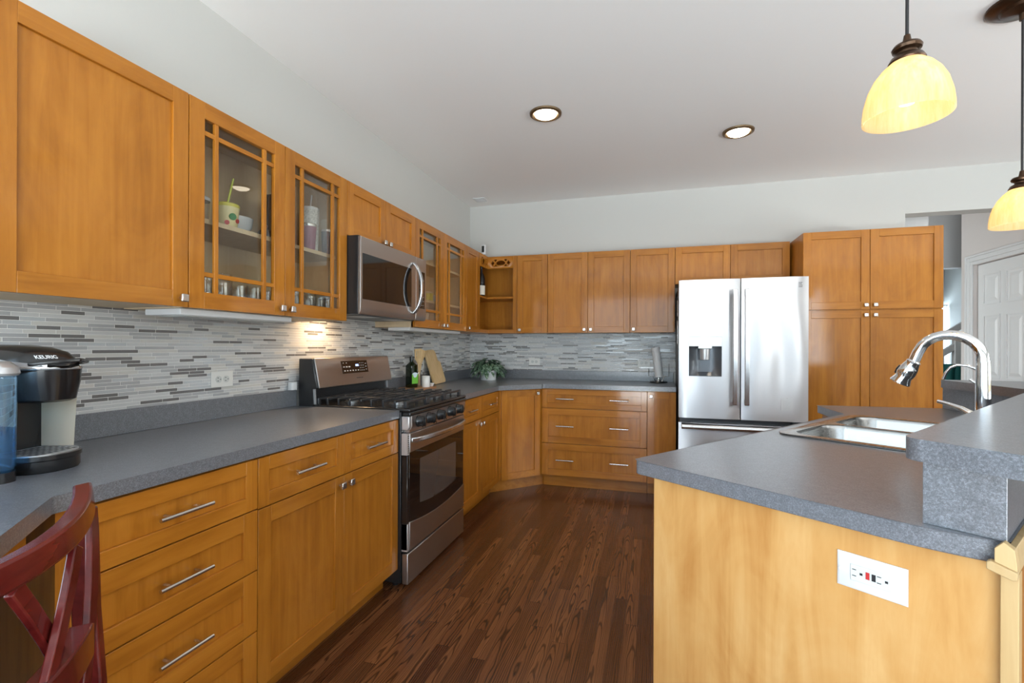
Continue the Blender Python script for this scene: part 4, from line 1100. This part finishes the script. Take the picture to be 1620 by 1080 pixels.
def pendant(x, y, zb, label):
    t = thing('pendant_light', label, 'pendant light', (x, y, zb), 0, 'bar pendants')
    h = ZC - zb
    MB().lathe([(0.118, h - 0.001), (0.118, h - 0.010), (0.100, h - 0.022), (0.075, h - 0.024), (0.068, h - 0.034), (0.035, h - 0.040), (0.012, h - 0.046), (0.011, h - 0.075)], n=36).build('canopy', 'bronze', t)
    MB().tube([(0, 0, h - 0.07), (0, 0, 0.215)], 0.0045, 8).build('cord', 'black', t)
    MB().lathe([(0.0075, 0.235), (0.011, 0.215), (0.014, 0.208), (0.032, 0.206), (0.036, 0.199), (0.034, 0.192), (0.024, 0.187), (0.024, 0.181), (0.038, 0.172), (0.044, 0.160), (0.042, 0.156)], n=28).build('socket_cap', 'bronze', t)
    prof = [(0.105, 0.0), (0.1045, 0.02), (0.101, 0.05), (0.092, 0.085), (0.078, 0.115), (0.060, 0.139), (0.040, 0.157)]
    MB().lathe(prof + [(r - 0.004, z - 0.001) for r, z in prof[::-1]], n=40, caps=(False, False)).build('glass_shade', 'shade', t)
    bl = MB().lathe([(0.001, 0.035), (0.018, 0.040), (0.028, 0.056), (0.028, 0.075), (0.018, 0.10), (0.012, 0.125), (0.012, 0.14)], n=18).build('bulb', 'bulb', t)
    l = bpy.data.lights.new('pendant_lamp', 'POINT'); l.energy = 3.2; l.color = (1, 0.88, 0.68); l.shadow_soft_size = 0.03
    o = bpy.data.objects.new('pendant_lamp', l); COL.objects.link(o); o.parent = t; o.location = (0, 0, 0.075)
    return t


pendant(2.5785, 1.632, 1.896, 'amber glass pendant hanging nearer the viewer over the island')
pendant(3.412, 2.612, 1.772, 'amber glass pendant at the right edge beyond the nearer one')
t = thing('ceiling_vent', 'small white square vent on the ceiling near the far left corner', 'vent', (0.20, 4.58, ZC))
b = MB().box(-0.06, 0.06, -0.06, 0.06, -0.008, -0.0005)
for k in range(5): b.box(-0.045, 0.045, -0.048 + k * 0.02, -0.040 + k * 0.02, -0.011, -0.008)
b.build('grille', 'white', t, 0.001)

# ------------------------------------------------------------------ outlets and under-cabinet fixtures
def outlet(label, loc, rz):
    t = thing('wall_outlet', label, 'outlet', loc, rz)
    MB().box(-0.0575, 0.0575, -0.005, 0.0, -0.036, 0.036).build('cover_plate', 'cream', t, 0.002)
    for s in (-1, 1):
        rc = MB().tube([(s * 0.02, -0.005, 0), (s * 0.02, -0.0068, 0)], 0.0155, 20).build('receptacle', 'offwhite', t)
        b = MB().box(s * 0.02 - 0.007, s * 0.02 - 0.002, -0.0073, -0.0067, 0.005, 0.0085).box(s * 0.02 - 0.007, s * 0.02 - 0.002, -0.0073, -0.0067, -0.0085, -0.005).box(s * 0.02 + 0.006, s * 0.02 + 0.010, -0.0073, -0.0067, -0.002, 0.002)
        b.build('plug_slots', 'slot', rc, smooth=False)


outlet('cream double outlet on the left wall between coffee maker and range', (0.0056, 1.724, 1.088), RZ)
outlet('cream double outlet behind the leaning cutting board', (0.0056, 3.765, 1.088), RZ)
outlet('white double outlet on the back wall right of the plant', (0.717, D - 0.0056, 1.089), 0)
outlet('white double outlet on the back wall beside the paper towels', (1.800, D - 0.0056, 1.090), 0)
tag(MB().prism(rrect(0.0095, 0.046, 2.125, 2.168, 0.012), 1.0042, 1.046).build('plug_in_puck', 'white', None, 0.003), 'small white rounded plug puck on the splash ledge left of the range', 'plug')
for (a, c, lab) in ((1.31, 1.86, 'slim white under cabinet light strip left of the microwave'), (2.99, 3.90, 'slim white under cabinet light strip right of the microwave')):
    t = thing('under_cabinet_light', lab, 'light strip', (0.2, a, 1.374))
    MB().box(0.10, 0.27, a, c, 1.350, 1.3735).build('housing', 'white', t, 0.003, world=True)
    MB().box(0.12, 0.25, a + 0.04, c - 0.04, 1.3475, 1.35).build('diffuser', 'offwhite', t, world=True)

# ------------------------------------------------------------------ coffee maker
KR = radians(101)
t = thing('coffee_maker', 'black and champagne single cup coffee maker with blue water tank', 'coffee maker', (0.265, 0.85, ZCT), KR)
# local: x right (seen from its front), front = -y
def ell(cx, cy, rx, ry, z, n=32, p=2.6):
    o = []
    for i in range(n):
        a = 2 * pi * i / n; c_, s_ = cos(a), sin(a)
        o.append((cx + rx * math.copysign(abs(c_) ** (2 / p), c_), cy + ry * math.copysign(abs(s_) ** (2 / p), s_), z))
    return o
b = MB().loft([ell(0, 0, 0.084, 0.150, 0.0), ell(0, 0, 0.087, 0.153, 0.006), ell(0, 0, 0.087, 0.153, 0.030), ell(0, 0, 0.090, 0.156, 0.033), ell(0, 0, 0.090, 0.156, 0.044)])
b.build('base', 'black', t)
MB().loft([ell(0, -0.070, 0.074, 0.074, 0.0442), ell(0, -0.070, 0.074, 0.074, 0.047)]).build('drip_tray', 'silver_plastic', t)
b = MB()
for k in range(7):
    for q in range(6):
        px, py = -0.048 + k * 0.016, -0.122 + q * 0.018
        b.box(px - 0.0045, px + 0.0045, py - 0.0045, py + 0.0045, 0.0471, 0.0476)
b.build('tray_holes', 'slot', t, smooth=False)
b = MB().loft([[(x, y, z) for x, y in ((-0.062, -0.010), (0.062, -0.010), (0.062, 0.135), (-0.062, 0.135))] for z in (0.0445, 0.20)])
b.build('column', 'black_matte', t, 0.004)
for s in (-1, 1):
    rings = []
    for z, yf, xo in ((0.0475, -0.092, 0.080), (0.10, -0.094, 0.081), (0.16, -0.098, 0.081), (0.225, -0.106, 0.079), (0.258, -0.112, 0.076)):
        if s < 0: yf += 0.075
        rings.append([(s * 0.058, -0.0102 if s > 0 else yf + 0.03, z), (s * 0.066, yf + 0.020, z), (s * (xo - 0.006), yf, z), (s * xo, yf + 0.02, z), (s * xo, 0.11, z), (s * (xo - 0.02), 0.14, z), (s * 0.058, 0.14, z)])
    b = MB().loft(rings); b.build('side_flank', 'champagne' if s > 0 else 'black_matte', t, 0.003)
b = MB().loft([ell(0, -0.06, 0.050, 0.080, 0.178), ell(0, -0.062, 0.058, 0.090, 0.184), ell(0, -0.038, 0.072, 0.122, 0.232), ell(0, -0.036, 0.074, 0.126, 0.262)])
b.build('brew_head', 'black', t)
MB().loft([ell(0, -0.028, 0.0775, 0.136, 0.2625), ell(0, -0.028, 0.0785, 0.138, 0.266), ell(0, -0.028, 0.0775, 0.136, 0.2705)]).build('chrome_band', 'chrome', t)
b = MB().loft([ell(0, -0.02, 0.076, 0.134, 0.271), ell(0, -0.015, 0.075, 0.131, 0.288), ell(0, -0.006, 0.068, 0.118, 0.307), ell(0, 0.01, 0.052, 0.092, 0.320), ell(0, 0.02, 0.03, 0.05, 0.326)])
lid = b.build('lid', 'black', t)
b = MB().strip([(-0.066, -0.12, 0.277), (-0.045, -0.158, 0.282), (0, -0.186, 0.287), (0.045, -0.158, 0.282), (0.066, -0.12, 0.277)], 0.010, 0.014, (0, 0, 1))
b.build('lift_handle', 'black', t, 0.003)
b = MB().strip([(-0.0795, 0.06, 0.300), (-0.0800, -0.01, 0.292), (-0.0760, -0.07, 0.280), (-0.062, -0.115, 0.2735), (-0.04, -0.142, 0.2725)], 0.011, 0.004, (0, 0, 1)); b.build('trim_arc', 'silver_plastic', t)
lo = text('lettering', 'KEURIG', 0.0125, 'white', t, Matrix.Identity(4), 0.0007, 0.0003)
for v in lo.data.vertices:          # wrap the word round the front left of the lid
    u, h_, d = v.co
    z = 0.2945 + h_ * 0.95
    k = min(max((z - 0.271) / 0.036, 0), 1)
    rx, ry, cy = 0.0765 - 0.008 * k * k, 0.1335 - 0.0155 * k * k, -0.02 + 0.014 * k
    a0 = -0.5 * pi - 0.36; cum = 0.0; a = a0; step = 0.002 * (1 if u > 0 else -1)
    f_ = lambda a: Vector((rx * math.copysign(abs(cos(a)) ** (2 / 2.6), cos(a)), cy + ry * math.copysign(abs(sin(a)) ** (2 / 2.6), sin(a)), z))
    p = f_(a)
    while cum < abs(u):
        q = f_(a + step); cum += (q - p).length; a += step; p = q
    nrm = (f_(a + 0.01) - f_(a - 0.01)).normalized().cross(Vector((0, 0, 1)))
    v.co = p + nrm * (d + 0.0012)

# water tank on its left side
tk = MB().loft([ell(-0.126, -0.045, 0.036, 0.095, 0.026), ell(-0.126, -0.045, 0.040, 0.100, 0.034), ell(-0.126, -0.045, 0.042, 0.102, 0.252)], 0, True, False).build('water_tank', 'blue_tank', t)
MB().loft([ell(-0.126, -0.045, 0.034, 0.092, 0.029), ell(-0.126, -0.045, 0.037, 0.097, 0.036), ell(-0.126, -0.045, 0.039, 0.099, 0.125)]).build('tank_water', 'water', tk)
MB().loft([ell(-0.126, -0.045, 0.043, 0.103, 0.2525), ell(-0.126, -0.045, 0.046, 0.107, 0.258), ell(-0.126, -0.045, 0.044, 0.104, 0.272), ell(-0.126, -0.045, 0.034, 0.085, 0.286)]).build('tank_lid', 'silver_plastic', tk)
MB().loft([ell(-0.126, -0.045, 0.039, 0.10, 0.0), ell(-0.126, -0.045, 0.039, 0.10, 0.0245)]).build('tank_base', 'black', t)

# ------------------------------------------------------------------ red chair (local: front towards the counter = +y)
CRZ = radians(-52.5)
t = thing('bar_chair', 'dark red wooden lattice back chair tucked under the angled counter', 'chair', (1.138, 0.428, 0), CRZ)
# local x runs along the back, local y points away from the counter
HW, SAG = 0.214, 0.044
crest = [(-HW - 0.012 + (2 * HW + 0.024) * i / 20, 0) for i in range(21)]
crest = [(x, -SAG * (x / HW) ** 2, 0.975 + 0.012 * (x / HW) ** 2) for x, _ in crest]
MB().strip(crest, 0.036, 0.025, (0, -0.12, 1)).build('crest_rail', 'cherry', t, 0.004)
for s in (-1, 1):
    pts = [(s * (HW - 0.016), 0.05, 0.0), (s * (HW - 0.016), -0.010, 0.45), (s * (HW - 0.016), -0.024, 0.62), (s * (HW - 0.016), -0.034, 0.80), (s * (HW - 0.014), -0.036, 0.93), (s * (HW - 0.012), -0.038, 0.970)]
    MB().strip(pts, [0.032, 0.038, 0.038, 0.034, 0.030, 0.028], 0.024, (0, 1, 0)).build('rear_post', 'cherry', t, 0.004)
back = lambda x, z: (x, -SAG * (x / HW) ** 2 * 0.95 + 0.012 - (z - 0.55) * 0.025, z)
for s in (-1, 1):
    for (xa_, za_, xb2_, zb2_) in ((-0.20, 0.955, 0.02, 0.58), (-0.06, 0.955, 0.185, 0.58)):
        pts = [back(s * (xa_ + (xb2_ - xa_) * i / 8), za_ + (zb2_ - za_) * i / 8) for i in range(9)]
        pts = [(x, y + s * 0.0065, z) for x, y, z in pts]
        MB().strip(pts, 0.024, 0.010, (1, 0, 0)).build('lattice_slat', 'cherry', t, 0.002)
MB().strip([back(-0.1 + 0.2 * i / 10, 0.80) for i in range(11)], 0.05, 0.03, (0, 0, 1)).build('mid_rail', 'cherry', t, 0.003)
MB().strip([back(-0.2 + 0.4 * i / 10, 0.56) for i in range(11)], 0.05, 0.016, (0, 0, 1)).build('lower_rail', 'cherry', t, 0.003)
MB().prism(rrect(-0.215, 0.215, -0.46, -0.075, 0.05), 0.44, 0.475).build('seat', 'cherry', t, 0.008)
for s in (-1, 1):
    MB().strip([(s * 0.185, -0.425, 0.0), (s * 0.185, -0.42, 0.44)], 0.034, 0.034, (1, 0, 0)).build('front_leg', 'cherry', t, 0.004)
    MB().strip([(s * 0.19, -0.41, 0.2), (s * HW * 0.97, 0.02, 0.2)], 0.024, 0.016, (0, 0, 1)).build('stretcher', 'cherry', t, 0.003)

# ------------------------------------------------------------------ things on the counters
t = thing('wooden_tray', 'flat wooden tray under the oil bottle beside the range', 'tray', (0.150, 3.345, ZCT))
MB().prism(rrect(-0.105, 0.105, -0.125, 0.125, 0.02), 0.0, 0.014).build('tray_board', 'acacia', t, 0.003)
TZ = ZCT + 0.0142


def bottle(name, label, loc, prof, lz0, lz1, r, mats, rz, cap=None, square=False):
    t = thing(name, label, 'bottle', loc, rz)
    if square:
        MB().loft([ell(0, 0, q, q, z, 32, 5 if z < prof[3][1] else 2.2) for q, z in prof]).build('glass_body', mats[0], t)
    else:
        MB().lathe(prof, n=26).build('glass_body', mats[0], t)
    b = MB(); n = 14
    if square:
        b.box(-r * 0.86, r * 0.86, -r - 0.0012, -r - 0.0002, lz0, lz1, 0)
        b.prism([(r * 0.8 * cos(pi * i / 12), r * 0.42 * sin(pi * i / 12)) for i in range(13)], 0, 0.001, 1, Matrix.Translation((0, -r - 0.0002, lz1)) @ Matrix.Rotation(radians(90), 4, 'X'))
        b.prism([(r * 0.55 * cos(2 * pi * i / 16), 0.02 * sin(2 * pi * i / 16)) for i in range(16)], 0, 0.0016, 1, Matrix.Translation((0, -r - 0.0004, lz1 - 0.004)) @ Matrix.Rotation(radians(90), 4, 'X'))
    else:
        rings = [[(r * sin(a), -r * cos(a), z) for a in [(-1.6 + 3.2 * i / n) for i in range(n + 1)]] for z in (lz0, lz1)]
        b.loft(rings, 0, False, False, closed=False)
    b.build('paper_label', mats[1:], t, smooth=False)
    if cap: MB().lathe([(cap[0], cap[1]), (cap[0], cap[2])], n=18).build('cap', cap[3], t)
    return t


bottle('oil_bottle', 'square dark green oil bottle with green label on the wooden tray', (0.120, 3.300, TZ),
       [(0.034, 0), (0.036, 0.004), (0.036, 0.166), (0.033, 0.176), (0.020, 0.187), (0.0135, 0.195), (0.0135, 0.226)], 0.03, 0.10, 0.036, ['olive', 'label_green', 'label_white'], radians(72), (0.016, 0.208, 0.236, 'black'), True)
t = thing('salt_canister', 'small white marbled round canister on the wooden tray in front of the utensils', 'canister', (0.205, 3.372, TZ))
MB().lathe([(0.030, 0), (0.031, 0.003), (0.031, 0.072), (0.029, 0.075)], n=26).build('pot', 'ceramic', t)
MB().lathe([(0.0315, 0.0755), (0.0315, 0.084), (0.026, 0.087)], n=26).build('lid', 'ceramic', t)
t = thing('pinch_bowl', 'tiny white bowl at the end of the wooden tray', 'bowl', (0.215, 3.442, TZ))
MB().lathe([(0.012, 0), (0.016, 0.002), (0.027, 0.026), (0.0255, 0.026), (0.012, 0.005)], n=22).build('bowl_shell', 'ceramic', t)
t = thing('utensil_jar', 'clear glass jar holding bamboo utensils behind the white canister', 'jar', (0.088, 3.475, ZCT))
MB().lathe([(0.045, 0), (0.048, 0.003), (0.048, 0.12), (0.0455, 0.12), (0.0455, 0.006), (0.001, 0.006)], n=26, caps=(True, False)).build('jar_glass', 'tumbler_glass', t)


def utensil(name, label, base, tip, kind):
    B, T_ = Vector(base), Vector(tip); d = (T_ - B); L = d.length
    t = thing(name, label, 'utensil', tuple(B))
    zv = d.normalized(); xv = Vector((0.45, 0.9, 0)); xv = (xv - zv * xv.dot(zv)).normalized(); yv = zv.cross(xv)
    T = Matrix((xv, yv, zv)).transposed().to_4x4(); T.translation = B
    hl = L * 0.66
    MB().loft([ell(0, 0, 0.0085, 0.004, z, 14) for z in (0.0, hl * 0.5, hl)], 0, True, True, T).build('handle', 'bamboo', t, world=True)
    b = MB(); hw = 0.032
    if kind == 'slot':
        b.box(-hw, -hw * 0.62, -0.003, 0.003, hl + 0.02, L, 0, T).box(hw * 0.62, hw, -0.003, 0.003, hl + 0.02, L, 0, T)
        b.box(-hw, hw, -0.003, 0.003, L - 0.018, L, 0, T)
        for q in (-1, 1): b.box(q * hw * 0.24 - 0.004, q * hw * 0.24 + 0.004, -0.003, 0.003, hl + 0.02, L - 0.016, 0, T)
        b.loft([[(-0.009, -0.003, hl - 0.012), (0.009, -0.003, hl - 0.012), (0.009, 0.003, hl - 0.012), (-0.009, 0.003, hl - 0.012)], [(-hw, -0.003, hl + 0.024), (hw, -0.003, hl + 0.024), (hw, 0.003, hl + 0.024), (-hw, 0.003, hl + 0.024)]], 0, True, True, T)
    else:
        w2 = 0.028
        rings = []
        for i in range(9):
            s = i / 8; w = 0.008 + (w2 - 0.008) * sin(pi * min(1, s * 1.15) ** 0.8) if kind == 'spoon' else 0.009 + (w2 - 0.009) * min(1, s * 1.6)
            rings.append([(x, y - (0.006 * sin(pi * s) if kind == 'spoon' else 0), z) for x, y, z in ell(0, 0, max(w, 0.006), 0.0032, hl - 0.01 + (L - hl + 0.01) * s, 14)])
        b.loft(rings, 0, True, True, T)
    b.build('head', 'bamboo', t, 0, world=True)


utensil('slotted_turner', 'bamboo slotted turner leaning left in the glass jar', (0.100, 3.470, ZCT + 0.008), (0.105, 3.430, 1.222), 'slot')
utensil('wooden_spoon', 'bamboo spoon in the middle of the glass jar', (0.085, 3.485, ZCT + 0.008), (0.070, 3.510, 1.200), 'spoon')
utensil('flat_turner', 'bamboo flat turner leaning right in the glass jar toward the cutting board', (0.080, 3.468, ZCT + 0.008), (0.060, 3.605, 1.212), 'flat')
# cutting board leaning on the wall
t = thing('cutting_board', 'light bamboo paddle board leaning on the left wall tile', 'cutting board', (0.10, 3.86, ZCT))
pr = [(-0.085, 0.0)]
def arcp(cx, cz, r, a0, a1, n=6): return [(cx + r * cos(radians(a0 + (a1 - a0) * i / n)), cz + r * sin(radians(a0 + (a1 - a0) * i / n))) for i in range(n + 1)]
pr = arcp(-0.062, 0.025, 0.025, 180, 270) + arcp(0.062, 0.025, 0.025, 270, 360) + arcp(0.066, 0.175, 0.02, 0, 80) + arcp(0.072, 0.21, 0.017, 260, 180) + arcp(0.018, 0.268, 0.036, 0, 90) + arcp(-0.050, 0.268, 0.036, 90, 180)
lean = Matrix.Translation((0.108, 3.845, ZCT + 0.0035)) @ Matrix.Rotation(radians(90), 4, 'Z') @ Matrix.Rotation(radians(-17), 4, 'X') @ Matrix.Rotation(radians(-2), 4, 'Y')
pr = [(x * 1.42, z) for x, z in pr]
b = MB().loft([[(x, y, z) for x, z in pr] for y in (0.0, 0.014)]); b.bm.transform(lean)
b.bm.transform(WM[t.name].inverted())
zmin = min(v.co.z for v in b.bm.verts)
for v in b.bm.verts: v.co.z -= zmin - 0.0006
b.build('board', 'bamboo', t, 0.003)

# potted plant
t = thing('potted_plant', 'leafy variegated plant in a white bowl in the counter corner', 'plant', (0.330, 4.475, ZCT))
MB().lathe([(0.072, 0), (0.076, 0.004), (0.080, 0.06), (0.098, 0.095), (0.094, 0.096), (0.076, 0.06), (0.07, 0.05)], n=36).build('pot', 'ceramic', t)
MB().lathe([(0.078, 0.072), (0.04, 0.082), (0.0, 0.084)], n=24, caps=(True, False)).build('soil', 'dark_grey', t)
b = MB(); RL = random.Random(5)
for k in range(190):
    az = RL.uniform(0, 2 * pi); el = RL.uniform(-0.45, 1.35); rr = RL.uniform(0.55, 1.0)
    c0 = Vector((cos(az) * cos(el) * 0.175 * rr, sin(az) * cos(el) * 0.150 * rr, 0.095 + (0.125 if el > 0 else 0.12) * sin(el) * rr))
    if c0.z < 0.03: c0.z = 0.03
    hr = math.hypot(c0.x, c0.y)
    if hr < 0.125 and c0.z < 0.125: c0.z = 0.125
    out = Vector((cos(az + RL.uniform(-0.6, 0.6)), sin(az + RL.uniform(-0.6, 0.6)), 0))
    dz = -0.9 + 0.9 * max(0, el) + RL.uniform(-0.3, 0.2)
    dirv = (out + Vector((0, 0, dz))).normalized(); side = dirv.cross(Vector((0, 0, 1))).normalized(); nrm = side.cross(dirv)
    Lf = RL.uniform(0.048, 0.078); wf = Lf * 0.31
    vs = []
    for s, w in ((0, 0.06), (0.25, 0.8), (0.5, 1.0), (0.78, 0.62), (1.0, 0.04)):
        p = c0 + dirv * Lf * (s - 0.4) - Vector((0, 0, 1)) * 0.018 * s * s
        vs += [p - side * wf * w + nrm * 0.006 * w, p, p + side * wf * w + nrm * 0.006 * w]
    for v in vs:
        if v.z < 0.004: v.z = 0.004
        if v.x < -0.295: v.x = -0.295
        if v.y > 0.300: v.y = 0.300
    f = []
    for r in range(4):
        for q in range(2): f.append((r * 3 + q, r * 3 + q + 1, r * 3 + q + 4, r * 3 + q + 3))
    b.faces([tuple(v) for v in vs], f)
for k in range(26):
    az = RL.uniform(0, 2 * pi); r1 = RL.uniform(0.09, 0.16)
    b.tube([(0.03 * cos(az), 0.03 * sin(az), 0.08), (r1 * 0.6 * cos(az), r1 * 0.6 * sin(az), 0.16), (r1 * cos(az), r1 * 0.9 * sin(az), RL.uniform(0.12, 0.18))], 0.002, 5)
fo = b.build('foliage', 'leaf', t)

# paper towel
t = thing('paper_towel_holder', 'black based wire paper towel holder on the back counter', 'holder', (1.935, 4.66, ZCT))
MB().lathe([(0.078, 0), (0.080, 0.004), (0.076, 0.013), (0.02, 0.016)], n=32).build('base', 'black', t)
MB().lathe([(0.018, 0.0165), (0.016, 0.03), (0.006, 0.034), (0.006, 0.30), (0.009, 0.305)], n=16).build('post', 'chrome', t)
for s in (-1, 1):
    MB().tube([(s * 0.03, -0.02, 0.016), (s * 0.05, -0.025, 0.06), (s * 0.088, -0.02, 0.062), (s * 0.090, -0.02, 0.13 + (s > 0) * 0.05)], 0.0032, 8).build('wire_arm', 'chrome', t)
rt = thing('paper_towel_roll', 'thin white paper towel roll leaning on its holder', 'paper towel', (1.935, 4.66, ZCT))
T = Matrix.Rotation(radians(-7.5), 4, 'Y') @ Matrix.Translation((0.012, 0, 0.052))
MB().lathe([(0.019, 0), (0.036, 0), (0.036, 0.275), (0.019, 0.275)], n=30, T=T, caps=(False, False)).build('sheet_roll', 'paper', rt)
MB().lathe([(0.017, 0.001), (0.019, 0.001), (0.019, 0.274), (0.017, 0.274)], n=20, T=T, caps=(False, False)).build('core', 'cream_paper', rt)

# security camera on the cabinets
t = thing('security_camera', 'small white upright camera standing on the corner cabinet', 'camera', (0.285, 4.45, ZU1))
MB().prism(rrect(-0.021, 0.021, -0.021, 0.021, 0.012), 0.018, 0.112).build('housing', 'white', t, 0.003)
MB().box(-0.013, 0.013, -0.0225, -0.0205, 0.038, 0.10).build('face', 'black_glass', t, 0.004)
MB().lathe([(0.026, 0.0004), (0.026, 0.006), (0.007, 0.009), (0.007, 0.019)], n=20).build('stand', 'white', t)
bottle('wine_bottle', 'dark wine bottle with cream label on the open corner shelf', (0.270, 4.425, 1.7302), [(0.034, 0), (0.0365, 0.004), (0.0365, 0.175), (0.030, 0.205), (0.0145, 0.235), (0.0135, 0.285), (0.0145, 0.288), (0.0145, 0.296)], 0.015, 0.105, 0.0368, ['wine', 'cream_paper'], radians(35))

# ------------------------------------------------------------------ inside the glass cabinets
ZS = 1.7132; ZF = 1.3905
MATS1 = lambda *a: list(a)


def tumbler(name, label, x, y, z, r0, r1, h, mat, lidm=None, straw=None, group=None, cat='tumbler'):
    t = thing(name, label, cat, (x, y, z), 0, group)
    MB().lathe([(r0, 0), (r0 + 0.002, 0.003), (r1, h)], n=24).build('cup_body', mat, t)
    if lidm: MB().lathe([(r1 + 0.001, h + 0.0002), (r1 + 0.001, h + 0.012), (r1 - 0.004, h + 0.016)], n=24).build('lid', lidm, t)
    if straw: MB().tube([(0, 0, h + 0.01), (straw[0], straw[1], h + straw[2])], 0.004, 8).build('straw', straw[3], t)
    return t


tumbler('travel_tumbler', 'clear jar with pale lid at the left end of the glass cabinet shelf', 0.20, 1.435, ZS, 0.036, 0.042, 0.085, 'tumbler_glass', 'bowl_grey', (0.004, -0.02, 0.12, 'white'))
k = tumbler('party_cup', 'cream and yellow cup with lime straw and coloured dots', 0.215, 1.555, ZS, 0.034, 0.045, 0.088, 'butter', 'yellow', (0.0, 0.03, 0.13, 'lime'))
b = MB()
for az, z, m in ((-0.25, 0.048, 0), (0.35, 0.035, 1), (-0.75, 0.022, 1)):
    T = Matrix.Rotation(az, 4, 'Z') @ Matrix.Translation((0.040, 0, z)) @ Matrix.Rotation(radians(97), 4, 'Y')
    b.lathe([(0.014 if m == 0 else 0.009, -0.004), (0.014 if m == 0 else 0.009, 0.004)], n=14, m=m, T=T)
b.build('printed_dots', ['green', 'red'], k)
t = thing('serving_bowl', 'pale grey bowl in the glass cabinet behind the dark lid', 'bowl', (0.150, 1.660, ZS))
MB().lathe([(0.035, 0), (0.04, 0.003), (0.062, 0.04), (0.068, 0.078), (0.064, 0.078), (0.058, 0.042), (0.03, 0.008)], n=28).build('bowl_shell', 'bowl_grey', t)
t = thing('pot_lid', 'black domed lid lying in the glass cabinet in front of the bowl', 'lid', (0.258, 1.715, ZS))
MB().lathe([(0.036, 0), (0.037, 0.004), (0.030, 0.026), (0.012, 0.038), (0, 0.04)], n=26, caps=(True, False)).build('dome', 'black', t)
MB().lathe([(0.006, 0.0395), (0.010, 0.052), (0.006, 0.056)], n=14).build('finial', 'chrome', t)
t = thing('french_press', 'tall black press pot at the right of the first glass door', 'coffee pot', (0.205, 1.822, ZS))
MB().lathe([(0.044, 0), (0.046, 0.005), (0.044, 0.20), (0.040, 0.215), (0.012, 0.222), (0.010, 0.24), (0.012, 0.25)], n=26).build('pot', 'black_matte', t)
MB().tube([(0.03, 0.04, 0.19), (0.045, 0.06, 0.17), (0.045, 0.06, 0.06), (0.03, 0.04, 0.04)], 0.006, 8).build('handle', 'chrome', t)
t = thing('long_ladle', 'long dark utensil leaning at the back of the glass cabinet', 'utensil', (0.05, 1.60, ZS))
MB().tube([(0.0, 0.04, 0.004), (-0.025, -0.14, 0.27)], 0.005, 8).build('shaft', 'black', t)
MB().lathe([(0.012, 0), (0.012, 0.004)], (0.0, 0.045, 0.0), n=14).build('tip', 'black', t)
tumbler('travel_tumbler', 'tall pink tumbler at the left of the second glass door', 0.17, 1.925, ZS, 0.030, 0.036, 0.19, 'pink', 'pink')
tumbler('travel_tumbler', 'squat mauve tumbler with steel rim in the glass cabinet', 0.245, 2.000, ZS, 0.030, 0.039, 0.115, 'mauve', 'nickel')
tumbler('travel_tumbler', 'tall speckled white tumbler with straw in the glass cabinet', 0.180, 2.092, ZS, 0.037, 0.046, 0.225, 'speckle', 'ceramic', (0.0, 0.012, 0.085, 'white'))
tumbler('travel_tumbler', 'dark navy tumbler with steel rim nearest the microwave', 0.235, 2.163, ZS, 0.026, 0.033, 0.125, 'navy', 'nickel')
tumbler('travel_tumbler', 'small black flask behind the mauve tumbler', 0.12, 1.995, ZS, 0.026, 0.028, 0.15, 'black', 'dark_grey')


def drinking_glass(name, label, x, y, z, r, h, group):
    t = thing(name, label, 'glass', (x, y, z), 0, group)
    pr = [(r * 0.78, 0), (r * 0.82, 0.003), (r, h * 0.35), (r, h), (r - 0.0018, h), (r - 0.002, h * 0.35), (r * 0.72, 0.008), (0.001, 0.008)]
    MB().lathe(pr, n=20, caps=(True, False)).build('glass_wall', 'tumbler_glass', t)


gl = 'clear glasses on the bottom shelf'
for k, (y, hh) in enumerate(((1.43, 0.10), (1.515, 0.135), (1.595, 0.10), (1.675, 0.10), (1.755, 0.09))):
    for x in (0.235, 0.15):
        drinking_glass('drinking_glass', 'clear glass on the bottom shelf behind the first glass door', x, y, ZF, 0.036, hh, gl)
for k, (y, hh) in enumerate(((1.87, 0.11), (1.945, 0.095), (2.02, 0.13), (2.095, 0.10))):
    for x in (0.235, 0.15):
        drinking_glass('drinking_glass', 'clear glass on the bottom shelf behind the second glass door', x, y, ZF, 0.033, hh, gl + ', second door')
t = thing('glass_canister', 'clear lidded glass canister at the right end of the bottom shelf', 'jar', (0.225, 2.163, ZF))
MB().lathe([(0.032, 0), (0.034, 0.004), (0.034, 0.095), (0.031, 0.095), (0.031, 0.01), (0.001, 0.01)], n=24, caps=(True, False)).build('jar_glass', 'tumbler_glass', t)
MB().lathe([(0.036, 0.0955), (0.036, 0.108), (0.03, 0.112)], n=24).build('lid', 'bowl_grey', t)
ZS4 = 1.5852
t = thing('storage_tin', 'yellow tin on the shelf right of the microwave', 'tin', (0.215, 3.375, ZS4))
MB().lathe([(0.042, 0), (0.042, 0.062), (0.039, 0.064)], n=26).build('tin_body', 'yellow', t)
MB().lathe([(0.043, 0.0642), (0.043, 0.076)], n=26).build('lid', 'champagne', t)
t = thing('spice_jar', 'small pale jar beside the yellow tin', 'jar', (0.225, 3.465, ZS4))
MB().lathe([(0.022, 0), (0.022, 0.045), (0.018, 0.048)], n=20).build('jar_body', 'bowl_grey', t)
MB().lathe([(0.021, 0.0482), (0.021, 0.058)], n=20).build('lid', 'ceramic', t)
t = thing('mug', 'pale mug on the lower shelf of the right hand glass door', 'mug', (0.20, 3.66, ZS4))
MB().lathe([(0.036, 0), (0.038, 0.09), (0.0345, 0.09), (0.033, 0.006), (0.001, 0.006)], n=24, caps=(True, False)).build('cup', 'bowl_grey', t)
MB().tube([(0.036, 0.0, 0.02), (0.062, 0.0, 0.03), (0.062, 0.0, 0.06), (0.037, 0.0, 0.072)], 0.005, 8).build('handle', 'bowl_grey', t)
